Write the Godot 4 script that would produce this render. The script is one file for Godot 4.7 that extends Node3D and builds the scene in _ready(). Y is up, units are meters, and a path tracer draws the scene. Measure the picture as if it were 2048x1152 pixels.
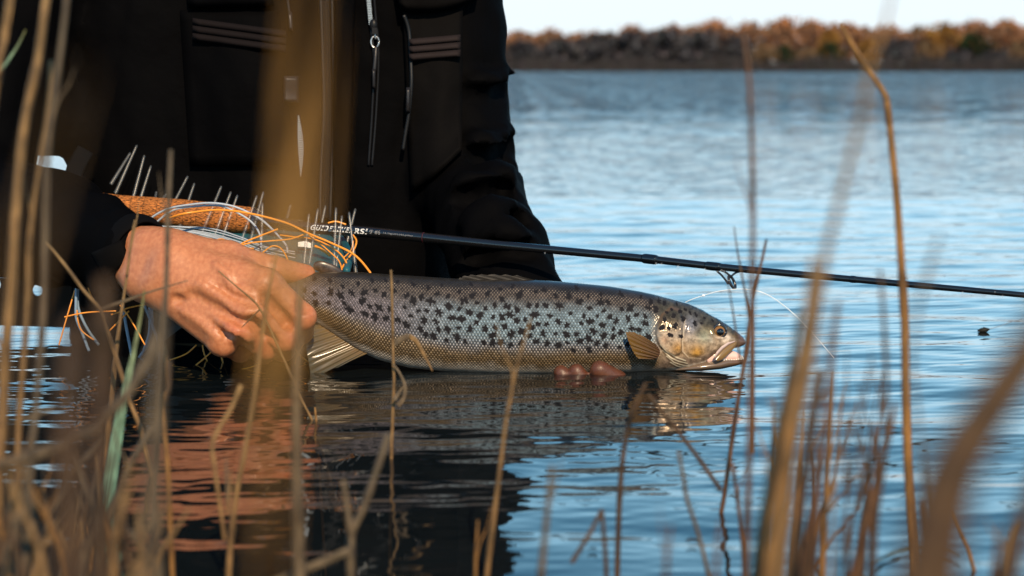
extends Node3D
# A trout held over the water between reeds. Metres, y up, water level y = 0.

const FPX := 4836.0            # focal length in picture widths of 2048
const EYE := Vector3(0, 0.26, 0)
const TILT := 0.08988          # radians the camera looks down
const FISH_D := 2.1
var used := {}
var M := {}
var rng := RandomNumberGenerator.new()

# ------------------------------------------------------------------ mesh builder
class MB:
	var v := PackedVector3Array()
	var uv := PackedVector2Array()
	var c := PackedColorArray()
	var idx := PackedInt32Array()
	func add(p: Vector3, u := Vector2.ZERO, col := Color.WHITE) -> int:
		v.append(p); uv.append(u); c.append(col)
		return v.size() - 1
	func tri(a: int, b: int, d: int) -> void:
		idx.append(a); idx.append(d); idx.append(b)
	func quad(a: int, b: int, d: int, e: int) -> void:
		tri(a, b, d); tri(a, d, e)
	# rows of points; wrap joins the last of each row to its first
	func grid(rows: Array, wrap: bool, uvs: Array = [], cols: Array = [], flip := false) -> void:
		var n: int = rows[0].size()
		var base := v.size()
		for j in rows.size():
			for i in n:
				add(rows[j][i], uvs[j][i] if uvs else Vector2(float(i) / n, float(j) / rows.size()), cols[j] if cols else Color.WHITE)
		for j in rows.size() - 1:
			for i in (n if wrap else n - 1):
				var a := base + j * n + i
				var b := base + j * n + (i + 1) % n
				if flip: quad(a, a + n, b + n, b)
				else: quad(a, b, b + n, a + n)
	# a tube along points; flat < 1 squeezes it along "across"
	func tube(pts: PackedVector3Array, radii: PackedFloat32Array, sides := 8, flat := 1.0, facing := Vector3(0, 0, 1), cols: Array = [], vscale := 10.0) -> void:
		var rows := []
		var uvs := []
		var n := pts.size()
		var run := 0.0
		var last := Vector3.ZERO
		for j in n:
			var t := (pts[mini(j + 1, n - 1)] - pts[maxi(j - 1, 0)]).normalized()
			var side := t.cross(facing)
			if side.length() < 0.05: side = t.cross(Vector3(0.3, 1, 0.2))
			side = side.normalized()
			var out := side.cross(t).normalized()
			if j: run += pts[j].distance_to(last)
			last = pts[j]
			var r := PackedVector3Array()
			var u := PackedVector2Array()
			for i in sides:
				var a := TAU * i / sides
				r.append(pts[j] + side * cos(a) * radii[j] + out * sin(a) * radii[j] * flat)
				var w := float(i) / sides
				u.append(Vector2(minf(w, 1.0 - w) * 2.0, run * vscale))
			rows.append(r); uvs.append(u)
		var b := v.size()
		grid(rows, true, uvs, cols, true)
		for e in 2:
			var j := 0 if e == 0 else n - 1
			var m := add(pts[j], Vector2(0, run * vscale * e), cols[j] if cols else Color.WHITE)
			for i in sides:
				var p := b + j * sides + i
				var q := b + j * sides + (i + 1) % sides
				if e == 0: tri(m, p, q)
				else: tri(m, q, p)
	func box(at: Vector3, size: Vector3, basis := Basis(), col := Color.WHITE) -> void:
		var h := size * 0.5
		for f in [[0, 1, 2], [1, 2, 0], [2, 0, 1]]:
			for s in [-1.0, 1.0]:
				var ids := []
				for k in [[-1, -1], [1, -1], [1, 1], [-1, 1]]:
					var p := Vector3.ZERO
					p[f[0]] = h[f[0]] * s
					p[f[1]] = h[f[1]] * k[0]
					p[f[2]] = h[f[2]] * k[1]
					ids.append(add(at + basis * p, Vector2(k[0], k[1]) * 0.5, col))
				if s > 0: quad(ids[0], ids[1], ids[2], ids[3])
				else: quad(ids[3], ids[2], ids[1], ids[0])
	func ball(at: Vector3, r: Vector3, basis := Basis(), nu := 16, nv := 10, col := Color.WHITE) -> void:
		var rows := []
		for j in nv + 1:
			var t := PI * (0.001 + 0.998 * j / nv)
			var row := PackedVector3Array()
			for i in nu:
				var a := TAU * i / nu
				row.append(at + basis * (Vector3(sin(t) * cos(a), cos(t), sin(t) * sin(a)) * r))
			rows.append(row)
		var cols := []
		for j in nv + 1: cols.append(col)
		grid(rows, true, [], cols)
	func mesh(normals := PackedVector3Array()) -> ArrayMesh:
		var n := normals
		if n.is_empty():
			n.resize(v.size())
			for k in range(0, idx.size(), 3):
				var a := idx[k]
				var b := idx[k + 2]
				var d := idx[k + 1]
				var w := (v[b] - v[a]).cross(v[d] - v[a])
				n[a] += w; n[b] += w; n[d] += w
			for k in n.size():
				n[k] = n[k].normalized() if n[k].length_squared() > 1e-20 else Vector3.UP
		var arr := []
		arr.resize(Mesh.ARRAY_MAX)
		arr[Mesh.ARRAY_VERTEX] = v
		arr[Mesh.ARRAY_NORMAL] = n
		arr[Mesh.ARRAY_TEX_UV] = uv
		arr[Mesh.ARRAY_COLOR] = c
		arr[Mesh.ARRAY_INDEX] = idx
		var m := ArrayMesh.new()
		m.add_surface_from_arrays(Mesh.PRIMITIVE_TRIANGLES, arr)
		return m

# ------------------------------------------------------------------ naming
func numbered(called: String) -> String:
	var k: int = used.get(called, 0)
	used[called] = k + 1
	return called if k == 0 else "%s_%03d" % [called, k]

func meta(o: Node3D, label: String, category := "", group := "", kind := "") -> void:
	if label: o.set_meta("label", label)
	if category: o.set_meta("category", category)
	if group: o.set_meta("group", group)
	if kind: o.set_meta("kind", kind)

func thing(called: String, label: String, category: String, at := Vector3.ZERO, group := "") -> Node3D:
	var o := Node3D.new()
	o.name = numbered(called)
	add_child(o)
	o.position = at
	meta(o, label, category, group)
	return o

# commits world-space geometry under a thing (or a part of one), or at top level
func put(called: String, mb: MB, mat: Material, parent: Node3D = null, normals := PackedVector3Array()) -> MeshInstance3D:
	var o := MeshInstance3D.new()
	var base := Vector3.ZERO
	if parent:
		o.name = called
		var q: Node = parent
		while q is Node3D and q != self:
			base += q.position
			q = q.get_parent()
		parent.add_child(o, true)
		for k in mb.v.size(): mb.v[k] -= base
	else:
		o.name = numbered(called)
		add_child(o)
	o.mesh = mb.mesh(normals)
	o.material_override = mat
	return o

# a single-mesh thing whose node stands at "at"
func single(called: String, mb: MB, mat: Material, label: String, category: String, at: Vector3, group := "") -> MeshInstance3D:
	for k in mb.v.size(): mb.v[k] -= at
	var o := put(called, mb, mat)
	o.position = at
	meta(o, label, category, group)
	return o

# ------------------------------------------------------------------ placing
func P(px: float, py: float, d: float) -> Vector3:
	var f := Vector3(0, -sin(TILT), -cos(TILT))
	var u := Vector3(0, cos(TILT), -sin(TILT))
	return EYE + f * d + Vector3(1, 0, 0) * ((px - 1024.0) / FPX * d) + u * ((576.0 - py) / FPX * d)

# depth along the lens axis at which that direction meets the water
func water_depth(py: float) -> float:
	return EYE.y / (sin(TILT) - cos(TILT) * (576.0 - py) / FPX)

func curve(pts: PackedVector3Array, per := 6) -> PackedVector3Array:
	var out := PackedVector3Array()
	var n := pts.size()
	for i in n - 1:
		for k in per:
			out.append(pts[i].cubic_interpolate(pts[i + 1], pts[maxi(i - 1, 0)], pts[mini(i + 2, n - 1)], float(k) / per))
	out.append(pts[n - 1])
	return out

func taper(n: int, a: float, b: float, e := 1.0) -> PackedFloat32Array:
	var r := PackedFloat32Array()
	for k in n: r.append(lerpf(a, b, pow(float(k) / maxi(n - 1, 1), e)))
	return r

# piecewise linear with smooth steps through [x, y] pairs
func along(t: PackedVector2Array, x: float) -> float:
	if x <= t[0].x: return t[0].y
	for k in t.size() - 1:
		if x <= t[k + 1].x:
			var a := t[maxi(k - 1, 0)].y
			var b := t[mini(k + 2, t.size() - 1)].y
			var w := (x - t[k].x) / (t[k + 1].x - t[k].x)
			return lerpf(lerpf(t[k].y, t[k + 1].y, w), cubic_interpolate(t[k].y, t[k + 1].y, a, b, w), 0.5)
	return t[t.size() - 1].y

func line_distance(p: Vector2, pts: PackedVector2Array) -> float:
	var best := 1e9
	for k in pts.size() - 1:
		var q := Geometry2D.get_closest_point_to_segment(p, pts[k], pts[k + 1])
		best = minf(best, p.distance_squared_to(q))
	return sqrt(best)

func srgb(r: float, g: float, b: float) -> Color:
	return Color(r, g, b).linear_to_srgb()

func mat(r: float, g: float, b: float, rough := 0.8, spec := 0.5) -> StandardMaterial3D:
	var m := StandardMaterial3D.new()
	m.albedo_color = srgb(r, g, b)
	m.roughness = rough
	m.metallic_specular = spec
	return m

# ------------------------------------------------------------------ distance fields and surface nets
# caps: [a, b, radius at a, radius at b, blend, sign]
class Field:
	var d := PackedFloat32Array()
	var lo: Vector3
	var n: Vector3i
	var cell: float
	func _init(a: Vector3, b: Vector3, size: float) -> void:
		lo = a
		cell = size
		n = Vector3i(((b - a) / size).ceil()) + Vector3i.ONE
		d.resize(n.x * n.y * n.z)
		d.fill(1.0)
	func cap(a: Vector3, b: Vector3, ra: float, rb: float, k: float, add := true) -> void:
		var r := maxf(ra, rb) + k + cell * 3.0
		var s := Vector3i(((a.min(b) - Vector3.ONE * r - lo) / cell).floor()).clamp(Vector3i.ZERO, n - Vector3i.ONE)
		var e := Vector3i(((a.max(b) + Vector3.ONE * r - lo) / cell).ceil()).clamp(Vector3i.ZERO, n - Vector3i.ONE)
		var ab := b - a
		var l2 := maxf(ab.length_squared(), 1e-12)
		for z in range(s.z, e.z + 1):
			for y in range(s.y, e.y + 1):
				var at := (z * n.y + y) * n.x
				var p := lo + Vector3(s.x, y, z) * cell - a
				for x in range(s.x, e.x + 1):
					var t := clampf(p.dot(ab) / l2, 0.0, 1.0)
					var q := (p - ab * t).length() - lerpf(ra, rb, t)
					p.x += cell
					var o := d[at + x]
					if add:
						var h := maxf(k - absf(o - q), 0.0) / k
						d[at + x] = minf(o, q) - h * h * k * 0.25
					else:
						var h := maxf(k - absf(-o - q), 0.0) / k
						d[at + x] = -(minf(-o, q) - h * h * k * 0.25)
	func ruffle(noise: FastNoiseLite, amp: float, stretch: Vector3) -> void:
		var reach := amp * 2.0 + cell * 2.5
		for z in n.z:
			for y in n.y:
				var at := (z * n.y + y) * n.x
				for x in n.x:
					if absf(d[at + x]) < reach:
						var p := (lo + Vector3(x, y, z) * cell) * stretch
						d[at + x] += amp * noise.get_noise_3dv(p)
	func sample(p: Vector3) -> float:
		var g := (p - lo) / cell
		var i := Vector3i(g.floor())
		if i.x < 0 or i.y < 0 or i.z < 0 or i.x >= n.x - 1 or i.y >= n.y - 1 or i.z >= n.z - 1: return 1.0
		var f := g - Vector3(i)
		var at := (i.z * n.y + i.y) * n.x + i.x
		var sy := n.x
		var sz := n.x * n.y
		var a := lerpf(lerpf(d[at], d[at + 1], f.x), lerpf(d[at + sy], d[at + sy + 1], f.x), f.y)
		var b := lerpf(lerpf(d[at + sz], d[at + sz + 1], f.x), lerpf(d[at + sz + sy], d[at + sz + sy + 1], f.x), f.y)
		return lerpf(a, b, f.z)
	func hit(from: Vector3, dir: Vector3, start: float, end: float) -> Vector3:
		var t := start
		while t < end:
			var q := sample(from + dir * t)
			if q < 0.0:
				var a := t - cell * 0.5
				var b := t
				for k in 7:
					var m := (a + b) * 0.5
					if sample(from + dir * m) < 0.0: b = m
					else: a = m
				return from + dir * b
			t += cell * 0.5
		return from + dir * end
	func nets(mb: MB, tint = null) -> void:
		var sy := n.x
		var sz := n.x * n.y
		var made := PackedInt32Array()
		made.resize(d.size())
		made.fill(-1)
		var off := [0, 1, sy, sy + 1, sz, sz + 1, sz + sy, sz + sy + 1]
		var edges := [[0, 1], [2, 3], [4, 5], [6, 7], [0, 2], [1, 3], [4, 6], [5, 7], [0, 4], [1, 5], [2, 6], [3, 7]]
		var limit := cell * 2.2
		for z in n.z - 1:
			for y in n.y - 1:
				for x in n.x - 1:
					var at := (z * n.y + y) * n.x + x
					if absf(d[at]) > limit: continue
					var inside := 0
					for k in 8:
						if d[at + off[k]] < 0.0: inside += 1
					if inside == 0 or inside == 8: continue
					var sum := Vector3.ZERO
					var count := 0
					for e in edges:
						var a: float = d[at + off[e[0]]]
						var b: float = d[at + off[e[1]]]
						if (a < 0.0) != (b < 0.0):
							var t := a / (a - b)
							var i: int = e[0]
							var j: int = e[1]
							sum += Vector3(i & 1, (i >> 1) & 1, i >> 2).lerp(Vector3(j & 1, (j >> 1) & 1, j >> 2), t)
							count += 1
					var p := lo + (Vector3(x, y, z) + sum / count) * cell
					made[at] = mb.add(p, Vector2(p.x, p.y), tint.call(p) if tint != null else Color.WHITE)
		for z in range(1, n.z - 1):
			for y in range(1, n.y - 1):
				for x in range(1, n.x - 1):
					var at := (z * n.y + y) * n.x + x
					if made[at] < 0: continue
					var s := d[at] < 0.0
					if s != (d[at + 1] < 0.0):
						_face(mb, made[at], made[at - sy], made[at - sy - sz], made[at - sz], not s)
					if s != (d[at + sy] < 0.0):
						_face(mb, made[at], made[at - sz], made[at - sz - 1], made[at - 1], not s)
					if s != (d[at + sz] < 0.0):
						_face(mb, made[at], made[at - 1], made[at - 1 - sy], made[at - sy], not s)
	func _face(mb: MB, a: int, b: int, e: int, f: int, flip: bool) -> void:
		if a < 0 or b < 0 or e < 0 or f < 0: return
		if flip: mb.quad(a, f, e, b)
		else: mb.quad(a, b, e, f)

# ------------------------------------------------------------------ the scene
func _ready() -> void:
	rng.seed = 20
	var cam := Camera3D.new()
	cam.name = "camera"
	add_child(cam)
	cam.position = EYE
	cam.rotation.x = -TILT
	var lens := CameraAttributesPhysical.new()
	lens.frustum_focal_length = 100.75
	lens.frustum_focus_distance = 2.085
	lens.frustum_near = 0.02
	lens.frustum_far = 3000.0
	lens.exposure_aperture = 13.2
	cam.attributes = lens
	cam.fov = rad_to_deg(2.0 * atan(576.0 / FPX))
	cam.near = 0.02
	cam.far = 3000.0
	cam.current = true

	var env := Environment.new()
	env.tonemap_mode = Environment.TONE_MAPPER_LINEAR
	env.tonemap_exposure = 1.25
	env.background_mode = Environment.BG_SKY
	# clear winter air: white at the horizon, pale cyan above it, blue overhead
	var steps := [[-90.0, Color(0.05, 0.05, 0.04)], [-0.5, Color(0.3, 0.32, 0.32)], [0.0, Color(0.72, 0.79, 0.82)], [1.6, Color(0.73, 0.83, 0.88)], [4.0, Color(0.84, 1.22, 1.44)], [8.0, Color(0.56, 1.10, 1.48)], [13.0, Color(0.28, 0.70, 1.05)], [20.0, Color(0.11, 0.42, 0.76)], [28.0, Color(0.08, 0.31, 0.60)], [50.0, Color(0.06, 0.21, 0.46)], [90.0, Color(0.045, 0.13, 0.28)]]
	var air := Image.create(64, 512, false, Image.FORMAT_RGBF)
	for y in 512:
		var up := 90.0 - (y + 0.5) / 512.0 * 180.0
		for k in steps.size() - 1:
			if up >= steps[k][0] and up <= steps[k + 1][0]:
				var c: Color = steps[k][1].lerp(steps[k + 1][1], (up - steps[k][0]) / (steps[k + 1][0] - steps[k][0]))
				for x in 64: air.set_pixel(x, y, c)
	var sky := PanoramaSkyMaterial.new()
	sky.panorama = ImageTexture.create_from_image(air)
	env.sky = Sky.new()
	env.sky.sky_material = sky
	env.sdfgi_enabled = true
	env.ssao_enabled = true
	env.ssil_enabled = true
	var we := WorldEnvironment.new()
	we.name = "sky"
	we.environment = env
	add_child(we)

	var sun := DirectionalLight3D.new()
	sun.name = "sun"
	sun.light_color = srgb(1.0, 0.77, 0.51)
	sun.light_energy = 1.6
	sun.light_angular_distance = 0.5
	sun.shadow_enabled = true
	add_child(sun)
	sun.look_at_from_position(Vector3(1.3, 5.3, 8.2), Vector3.ZERO)

	materials()
	lake()
	far_shore()
	person()
	fish()
	rod()
	tray()
	lines()
	reeds()

# ------------------------------------------------------------------ materials
func noise(s: int, f: float, oct := 4, type := FastNoiseLite.TYPE_SIMPLEX_SMOOTH) -> FastNoiseLite:
	var n := FastNoiseLite.new()
	n.seed = s
	n.noise_type = type
	n.frequency = f
	n.fractal_octaves = oct
	return n

func noise_tex(s: int, f: float, lo: Color, hi: Color, size := 256, bump := 0.0, oct := 4) -> NoiseTexture2D:
	var t := NoiseTexture2D.new()
	t.noise = noise(s, f, oct)
	t.width = size
	t.height = size
	t.seamless = true
	if bump > 0.0:
		t.as_normal_map = true
		t.bump_strength = bump
	else:
		var g := Gradient.new()
		g.set_color(0, lo)
		g.set_color(1, hi)
		t.color_ramp = g
	return t

func triplanar(m: StandardMaterial3D, per_metre: float) -> void:
	m.uv1_triplanar = true
	m.uv1_scale = Vector3.ONE * per_metre

func materials() -> void:
	var skin := mat(0.50, 0.215, 0.100, 0.44, 0.45)
	skin.vertex_color_use_as_albedo = true
	skin.albedo_texture = noise_tex(5, 0.03, Color(0.80, 0.71, 0.68), Color(1.0, 1.0, 1.0), 512, 0.0, 5)
	skin.normal_enabled = true
	skin.normal_texture = noise_tex(6, 0.11, Color.BLACK, Color.WHITE, 512, 4.0, 5)
	skin.normal_scale = 0.15
	triplanar(skin, 12.0)
	skin.subsurf_scatter_enabled = true
	skin.subsurf_scatter_strength = 0.08
	M.skin = skin
	M.nail = mat(0.26, 0.135, 0.105, 0.22, 0.6)

	var cloth := mat(0.0012, 0.0012, 0.0015, 0.75, 0.11)
	cloth.normal_enabled = true
	cloth.normal_texture = noise_tex(9, 0.011, Color.BLACK, Color.WHITE, 512, 9.0, 5)
	cloth.normal_scale = 0.3
	triplanar(cloth, 4.0)
	M.cloth = cloth
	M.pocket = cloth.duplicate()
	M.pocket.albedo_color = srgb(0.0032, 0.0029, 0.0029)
	M.cuff = mat(0.0025, 0.0025, 0.003, 0.9, 0.15)
	M.tape = mat(0.015, 0.0105, 0.0105, 0.8, 0.25)
	M.tape_shaded = mat(0.0070, 0.0052, 0.0055, 0.85, 0.2)  # darker copy of the same tape, with the left chest's shade painted in
	M.seam = mat(0.003, 0.003, 0.0035, 0.5, 0.4)
	M.zip_black = mat(0.006, 0.006, 0.007, 0.4, 0.3)
	M.zip_metal = mat(0.55, 0.53, 0.50, 0.28, 0.6)
	M.zip_metal.metallic = 0.9
	M.pull = mat(0.012, 0.011, 0.012, 0.4, 0.4)
	M.hair = mat(0.03, 0.02, 0.012, 0.6)
	M.eye_white = mat(0.7, 0.68, 0.65, 0.15)
	M.eye_dark = mat(0.01, 0.008, 0.006, 0.1)

	var reed := mat(1, 1, 1, 0.62, 0.35)
	reed.vertex_color_use_as_albedo = true
	var streak := Image.create(64, 256, false, Image.FORMAT_RGB8)
	var sn := noise(31, 0.09, 3)
	for y in 256:
		for x in 64:
			var q := 0.80 + 0.42 * sn.get_noise_2d(x * 3.0, y * 0.10) + 0.18 * sn.get_noise_2d(x * 0.4 + 300.0, y * 0.5)
			streak.set_pixel(x, y, Color(q, q * 0.985, q * 0.96))
	reed.albedo_texture = ImageTexture.create_from_image(streak)
	reed.backlight_enabled = true
	reed.backlight = Color(0.25, 0.2, 0.1)
	M.reed = reed

	M.rod = mat(0.006, 0.006, 0.0065, 0.16, 0.6)
	M.wrap = mat(0.004, 0.004, 0.0045, 0.08, 0.6)
	M.ring = mat(0.05, 0.05, 0.055, 0.12, 0.7)
	M.ring.metallic = 0.7
	M.print = mat(0.62, 0.62, 0.60, 0.5)
	M.print_grey = mat(0.22, 0.22, 0.22, 0.5)
	M.print_red = mat(0.045, 0.006, 0.010, 0.5)
	var ci := Image.create(256, 256, false, Image.FORMAT_RGB8)
	var cn := noise(41, 0.05, 4)
	var cp := noise(42, 0.09, 2)
	for y in 256:
		for x in 256:
			var q := 0.82 + 0.32 * cn.get_noise_2d(x * 1.3, y * 0.7)
			var pit := cp.get_noise_2d(x * 1.3, y * 0.34)
			q *= 1.0 - 0.78 * smoothstep(0.20, 0.34, pit)
			var pore := cp.get_noise_2d(x * 0.5 + 500.0, y * 0.5)
			q *= 1.0 - 0.5 * smoothstep(0.33, 0.45, pore)
			if y % 64 < 2: q *= 0.45
			ci.set_pixel(x, y, Color(0.80 * q, 0.49 * q, 0.24 * q))
	M.cork = mat(1, 1, 1, 0.8, 0.3)
	M.cork.albedo_texture = ImageTexture.create_from_image(ci)
	M.cork.uv1_scale = Vector3(2.0, 2.2, 1)
	M.tray = mat(0.012, 0.085, 0.11, 0.45, 0.4)
	M.tray_dark = mat(0.006, 0.005, 0.004, 0.6, 0.3)
	var spike := mat(0.28, 0.30, 0.31, 0.24, 0.28)
	spike.transparency = BaseMaterial3D.TRANSPARENCY_ALPHA
	spike.albedo_color.a = 0.10
	M.spike = spike
	M.line_white = mat(0.34, 0.39, 0.45, 0.4, 0.4)
	M.line_blue = mat(0.16, 0.24, 0.33, 0.35, 0.5)
	M.line_orange = mat(0.75, 0.27, 0.025, 0.35, 0.5)
	M.leader = mat(0.75, 0.78, 0.80, 0.2, 0.5)
	M.fly = mat(0.01, 0.01, 0.009, 0.6, 0.3)
	var drop := mat(0.95, 0.97, 1.0, 0.02, 0.4)
	drop.transparency = BaseMaterial3D.TRANSPARENCY_ALPHA
	drop.albedo_color.a = 0.06
	M.drop = drop

# ------------------------------------------------------------------ the lake
var waves := []
var rings := []

func wave_setup() -> void:
	var r := RandomNumberGenerator.new()
	r.seed = 77
	for k in 22:
		var l := 0.045 * pow(7.0, r.randf())
		var a := r.randfn(0.0, 0.42)
		var q := TAU / l
		waves.append([q * sin(a), q * cos(a), r.randf() * TAU, 0.0088 / q * r.randf_range(0.5, 1.3)])
	# spreading rings round the things that stir the water
	for s in [[1500, 728, 0.075, 0.00042, 0.30], [1760, 745, 0.06, 0.0003, 0.35], [640, 748, 0.05, 0.00022, 0.20], [2000, 700, 0.06, 0.00022, 0.25], [1180, 750, 0.045, 0.00018, 0.2]]:
		var p := P(s[0], s[1], water_depth(s[1]))
		rings.append([p.x, p.z, TAU / s[2], s[3], s[4]])

func wave_height(x: float, z: float) -> float:
	var h := 0.0
	for w in waves: h += w[3] * sin(w[0] * x + w[1] * z + w[2])
	for w in rings:
		var r := sqrt((x - w[0]) * (x - w[0]) + (z - w[1]) * (z - w[1]))
		h += w[3] * sin(w[2] * r) * exp(-r / w[4]) * minf(r * 40.0, 1.0)
	return h

func lake() -> void:
	wave_setup()
	# one tile of ripples, as a normal map
	var size := 512
	var px := PackedFloat32Array()
	px.resize(size * size)
	var r := RandomNumberGenerator.new()
	r.seed = 5
	var parts := []
	for k in 26:
		var ky := r.randi_range(3, 26)
		var kx := roundi(r.randfn(0.0, 0.45) * ky)
		parts.append([TAU * kx / size, TAU * ky / size, r.randf() * TAU, 1.0 / sqrt(kx * kx + ky * ky)])
	for p in parts:
		var sx := PackedFloat32Array()
		for y in size:
			var at := y * size
			var ph: float = p[1] * y + p[2]
			var dx: float = p[0]
			var am: float = p[3]
			for x in size:
				px[at + x] += am * sin(ph + dx * x)
	var im := Image.create(size, size, false, Image.FORMAT_RGB8)
	for y in size:
		for x in size:
			var gx := px[y * size + (x + 1) % size] - px[y * size + (x + size - 1) % size]
			var gy := px[((y + 1) % size) * size + x] - px[((y + size - 1) % size) * size + x]
			var nn := Vector3(-gx * 4.0, -gy * 4.0, 1.0).normalized()
			im.set_pixel(x, y, Color(nn.x * 0.5 + 0.5, nn.y * 0.5 + 0.5, nn.z * 0.5 + 0.5))
	var ripple := ImageTexture.create_from_image(im)
	var water := func(slope: float, per_metre: float) -> StandardMaterial3D:
		var m := mat(0.006, 0.009, 0.010, 0.03, 0.354)
		m.transparency = BaseMaterial3D.TRANSPARENCY_ALPHA
		m.albedo_color.a = 0.80
		m.normal_enabled = true
		m.normal_texture = ripple
		m.normal_scale = slope
		m.uv1_scale = Vector3(per_metre, per_metre, 1)
		return m
	# sheets of one surface: the near one has real waves, the far ones only relief
	var near := MB.new()
	var x0 := -1.5
	var x1 := 1.7
	var z0 := 0.0
	var z1 := -5.0
	var nx := 300
	var nz := 480
	for j in nz + 1:
		var z := lerpf(z0, z1, float(j) / nz)
		for i in nx + 1:
			var x := lerpf(x0, x1, float(i) / nx)
			var fade := smoothstep(0.0, 0.25, minf(minf(x - x0, x1 - x), z - z1))
			near.add(Vector3(x, wave_height(x, z) * fade, z), Vector2(x, z))
	for j in nz:
		for i in nx:
			var a := j * (nx + 1) + i
			near.quad(a, a + 1, a + nx + 2, a + nx + 1)
	var all := near.mesh()
	var mats := [water.call(0.05, 2.3)]
	var sheets := [
		[-60.0, 60.0, 3.0, 0.0, 0.07, 2.3], [-60.0, x0, 0.0, z1, 0.08, 1.6], [x1, 60.0, 0.0, z1, 0.08, 1.6],
		[-80.0, 80.0, z1, -7.0, 0.085, 1.30], [-80.0, 80.0, -7.0, -9.5, 0.10, 0.80], [-80.0, 80.0, -9.5, -12.0, 0.16, 0.43], [-90.0, 90.0, -12.0, -15.0, 0.33, 0.27], [-700.0, 700.0, -15.0, -40.0, 0.66, 0.19], [-700.0, 700.0, -40.0, -900.0, 0.76, 0.083]]
	for s in sheets:
		var mb := MB.new()
		var q := []
		for k in [[0, 2], [1, 2], [1, 3], [0, 3]]:
			q.append(mb.add(Vector3(s[k[0]], 0, s[k[1]]), Vector2(s[k[0]], s[k[1]])))
		mb.quad(q[0], q[1], q[2], q[3])
		all.add_surface_from_arrays(Mesh.PRIMITIVE_TRIANGLES, mb.mesh().surface_get_arrays(0))
		mats.append(water.call(s[4], s[5]))
	var o := MeshInstance3D.new()
	o.name = "water"
	o.mesh = all
	for k in mats.size(): o.set_surface_override_material(k, mats[k])
	add_child(o)
	meta(o, "rippled blue lake water reflecting the pale sky", "", "", "structure")

	# bed: shelves from the near bank down, and up again at the far shore
	var bed := MB.new()
	var rows := []
	var uvs := []
	var profile := [[6.0, 0.25], [3.2, 0.05], [0.2, -0.10], [-0.9, -0.16], [-1.6, -0.5], [-2.1, -0.78], [-8.0, -1.4], [-60.0, -4.0], [-380.0, -2.0], [-397.0, -0.3], [-400.0, 0.25], [-430.0, 0.8], [-900.0, 2.5], [-2600.0, 4.0]]
	for p in profile:
		var row := PackedVector3Array()
		var u := PackedVector2Array()
		for k in 9:
			var x := -1200.0 + 300.0 * k
			row.append(Vector3(x, p[1], p[0]))
			u.append(Vector2(x, p[0]))
		rows.append(row)
		uvs.append(u)
	bed.grid(rows, false, uvs)
	var mud := mat(0.07, 0.05, 0.03, 0.95, 0.2)
	mud.albedo_texture = noise_tex(51, 0.02, Color(0.45, 0.4, 0.35), Color(1, 1, 1))
	mud.uv1_scale = Vector3(1.3, 1.3, 1)
	var b := put("ground", bed, mud)
	meta(b, "muddy lake bed and banks", "", "", "structure")

# ------------------------------------------------------------------ far shore
func tree_kind(seed_: int, col: Color, tall: float, wide: float, bare: bool, low: float) -> Node3D:
	var r := RandomNumberGenerator.new()
	r.seed = seed_
	var t := Node3D.new()
	var wood := MB.new()
	var bark := Color(0.09, 0.075, 0.06)
	var trunk := curve(PackedVector3Array([Vector3(0, -0.4, 0), Vector3(r.randf_range(-.1, .1), tall * .35, 0), Vector3(r.randf_range(-.3, .3), tall * .85, 0)]), 4)
	wood.tube(trunk, taper(trunk.size(), 0.17, 0.03), 6, 1.0, Vector3(0, 0, 1), Array(range(trunk.size())).map(func(_k): return bark))
	for k in (16 if bare else 9):
		var h := r.randf_range(0.18, 0.8) * tall
		var a := r.randf() * TAU
		var l := wide * r.randf_range(0.28, 0.5)
		var p := PackedVector3Array([Vector3(0, h, 0), Vector3(cos(a) * l * .5, h + l * .35, sin(a) * l * .5), Vector3(cos(a) * l, h + l * .9, sin(a) * l)])
		wood.tube(p, taper(3, 0.07, 0.015), 4, 1.0, Vector3(0, 0, 1), [bark, bark, bark])
	var o := MeshInstance3D.new()
	o.name = "trunk"
	o.mesh = wood.mesh()
	o.material_override = M.leaf
	t.add_child(o)
	var crown := MB.new()
	# clumps of leaves through the volume, gaps between the clumps
	for k in (60 if bare else 64):
		var a := r.randf() * TAU
		var h := r.randf()
		var reach := sqrt(maxf(0.05, 1.0 - pow(absf(h * 2.0 - 0.9), 2.2))) * wide * 0.5
		var rad := reach * sqrt(r.randf_range(0.15, 1.0))
		var at := Vector3(cos(a) * rad, lerpf(low, 1.0, h) * tall, sin(a) * rad)
		var tone := r.randf_range(0.55, 1.35)
		var hue := Color(col.r * tone * r.randf_range(.9, 1.12), col.g * tone, col.b * tone)
		var size := wide * r.randf_range(0.09, 0.17)
		for q in (16 if bare else 18):
			var c := at + Vector3(r.randfn(), r.randfn() * 0.8, r.randfn()) * size * 0.62
			var b := Basis.from_euler(Vector3(r.randf(), r.randf(), r.randf()) * TAU)
			var s := wide * (r.randf_range(0.026, 0.055) if bare else r.randf_range(0.03, 0.062))
			var m := r.randf_range(0.8, 1.2)
			var hc := Color(hue.r * m, hue.g * m, hue.b * m)
			var i0 := crown.add(c + b * Vector3(-s, -s * (2.5 if bare else 0.8), 0), Vector2.ZERO, hc)
			var i1 := crown.add(c + b * Vector3(s, -s * .5, s * .3), Vector2.ZERO, hc)
			var i2 := crown.add(c + b * Vector3(s * .2, s * (2.5 if bare else 1.1), 0), Vector2.ZERO, hc)
			crown.tri(i0, i1, i2)
	o = MeshInstance3D.new()
	o.name = "crown"
	o.mesh = crown.mesh()
	o.material_override = M.leaf
	t.add_child(o)
	return t

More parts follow.
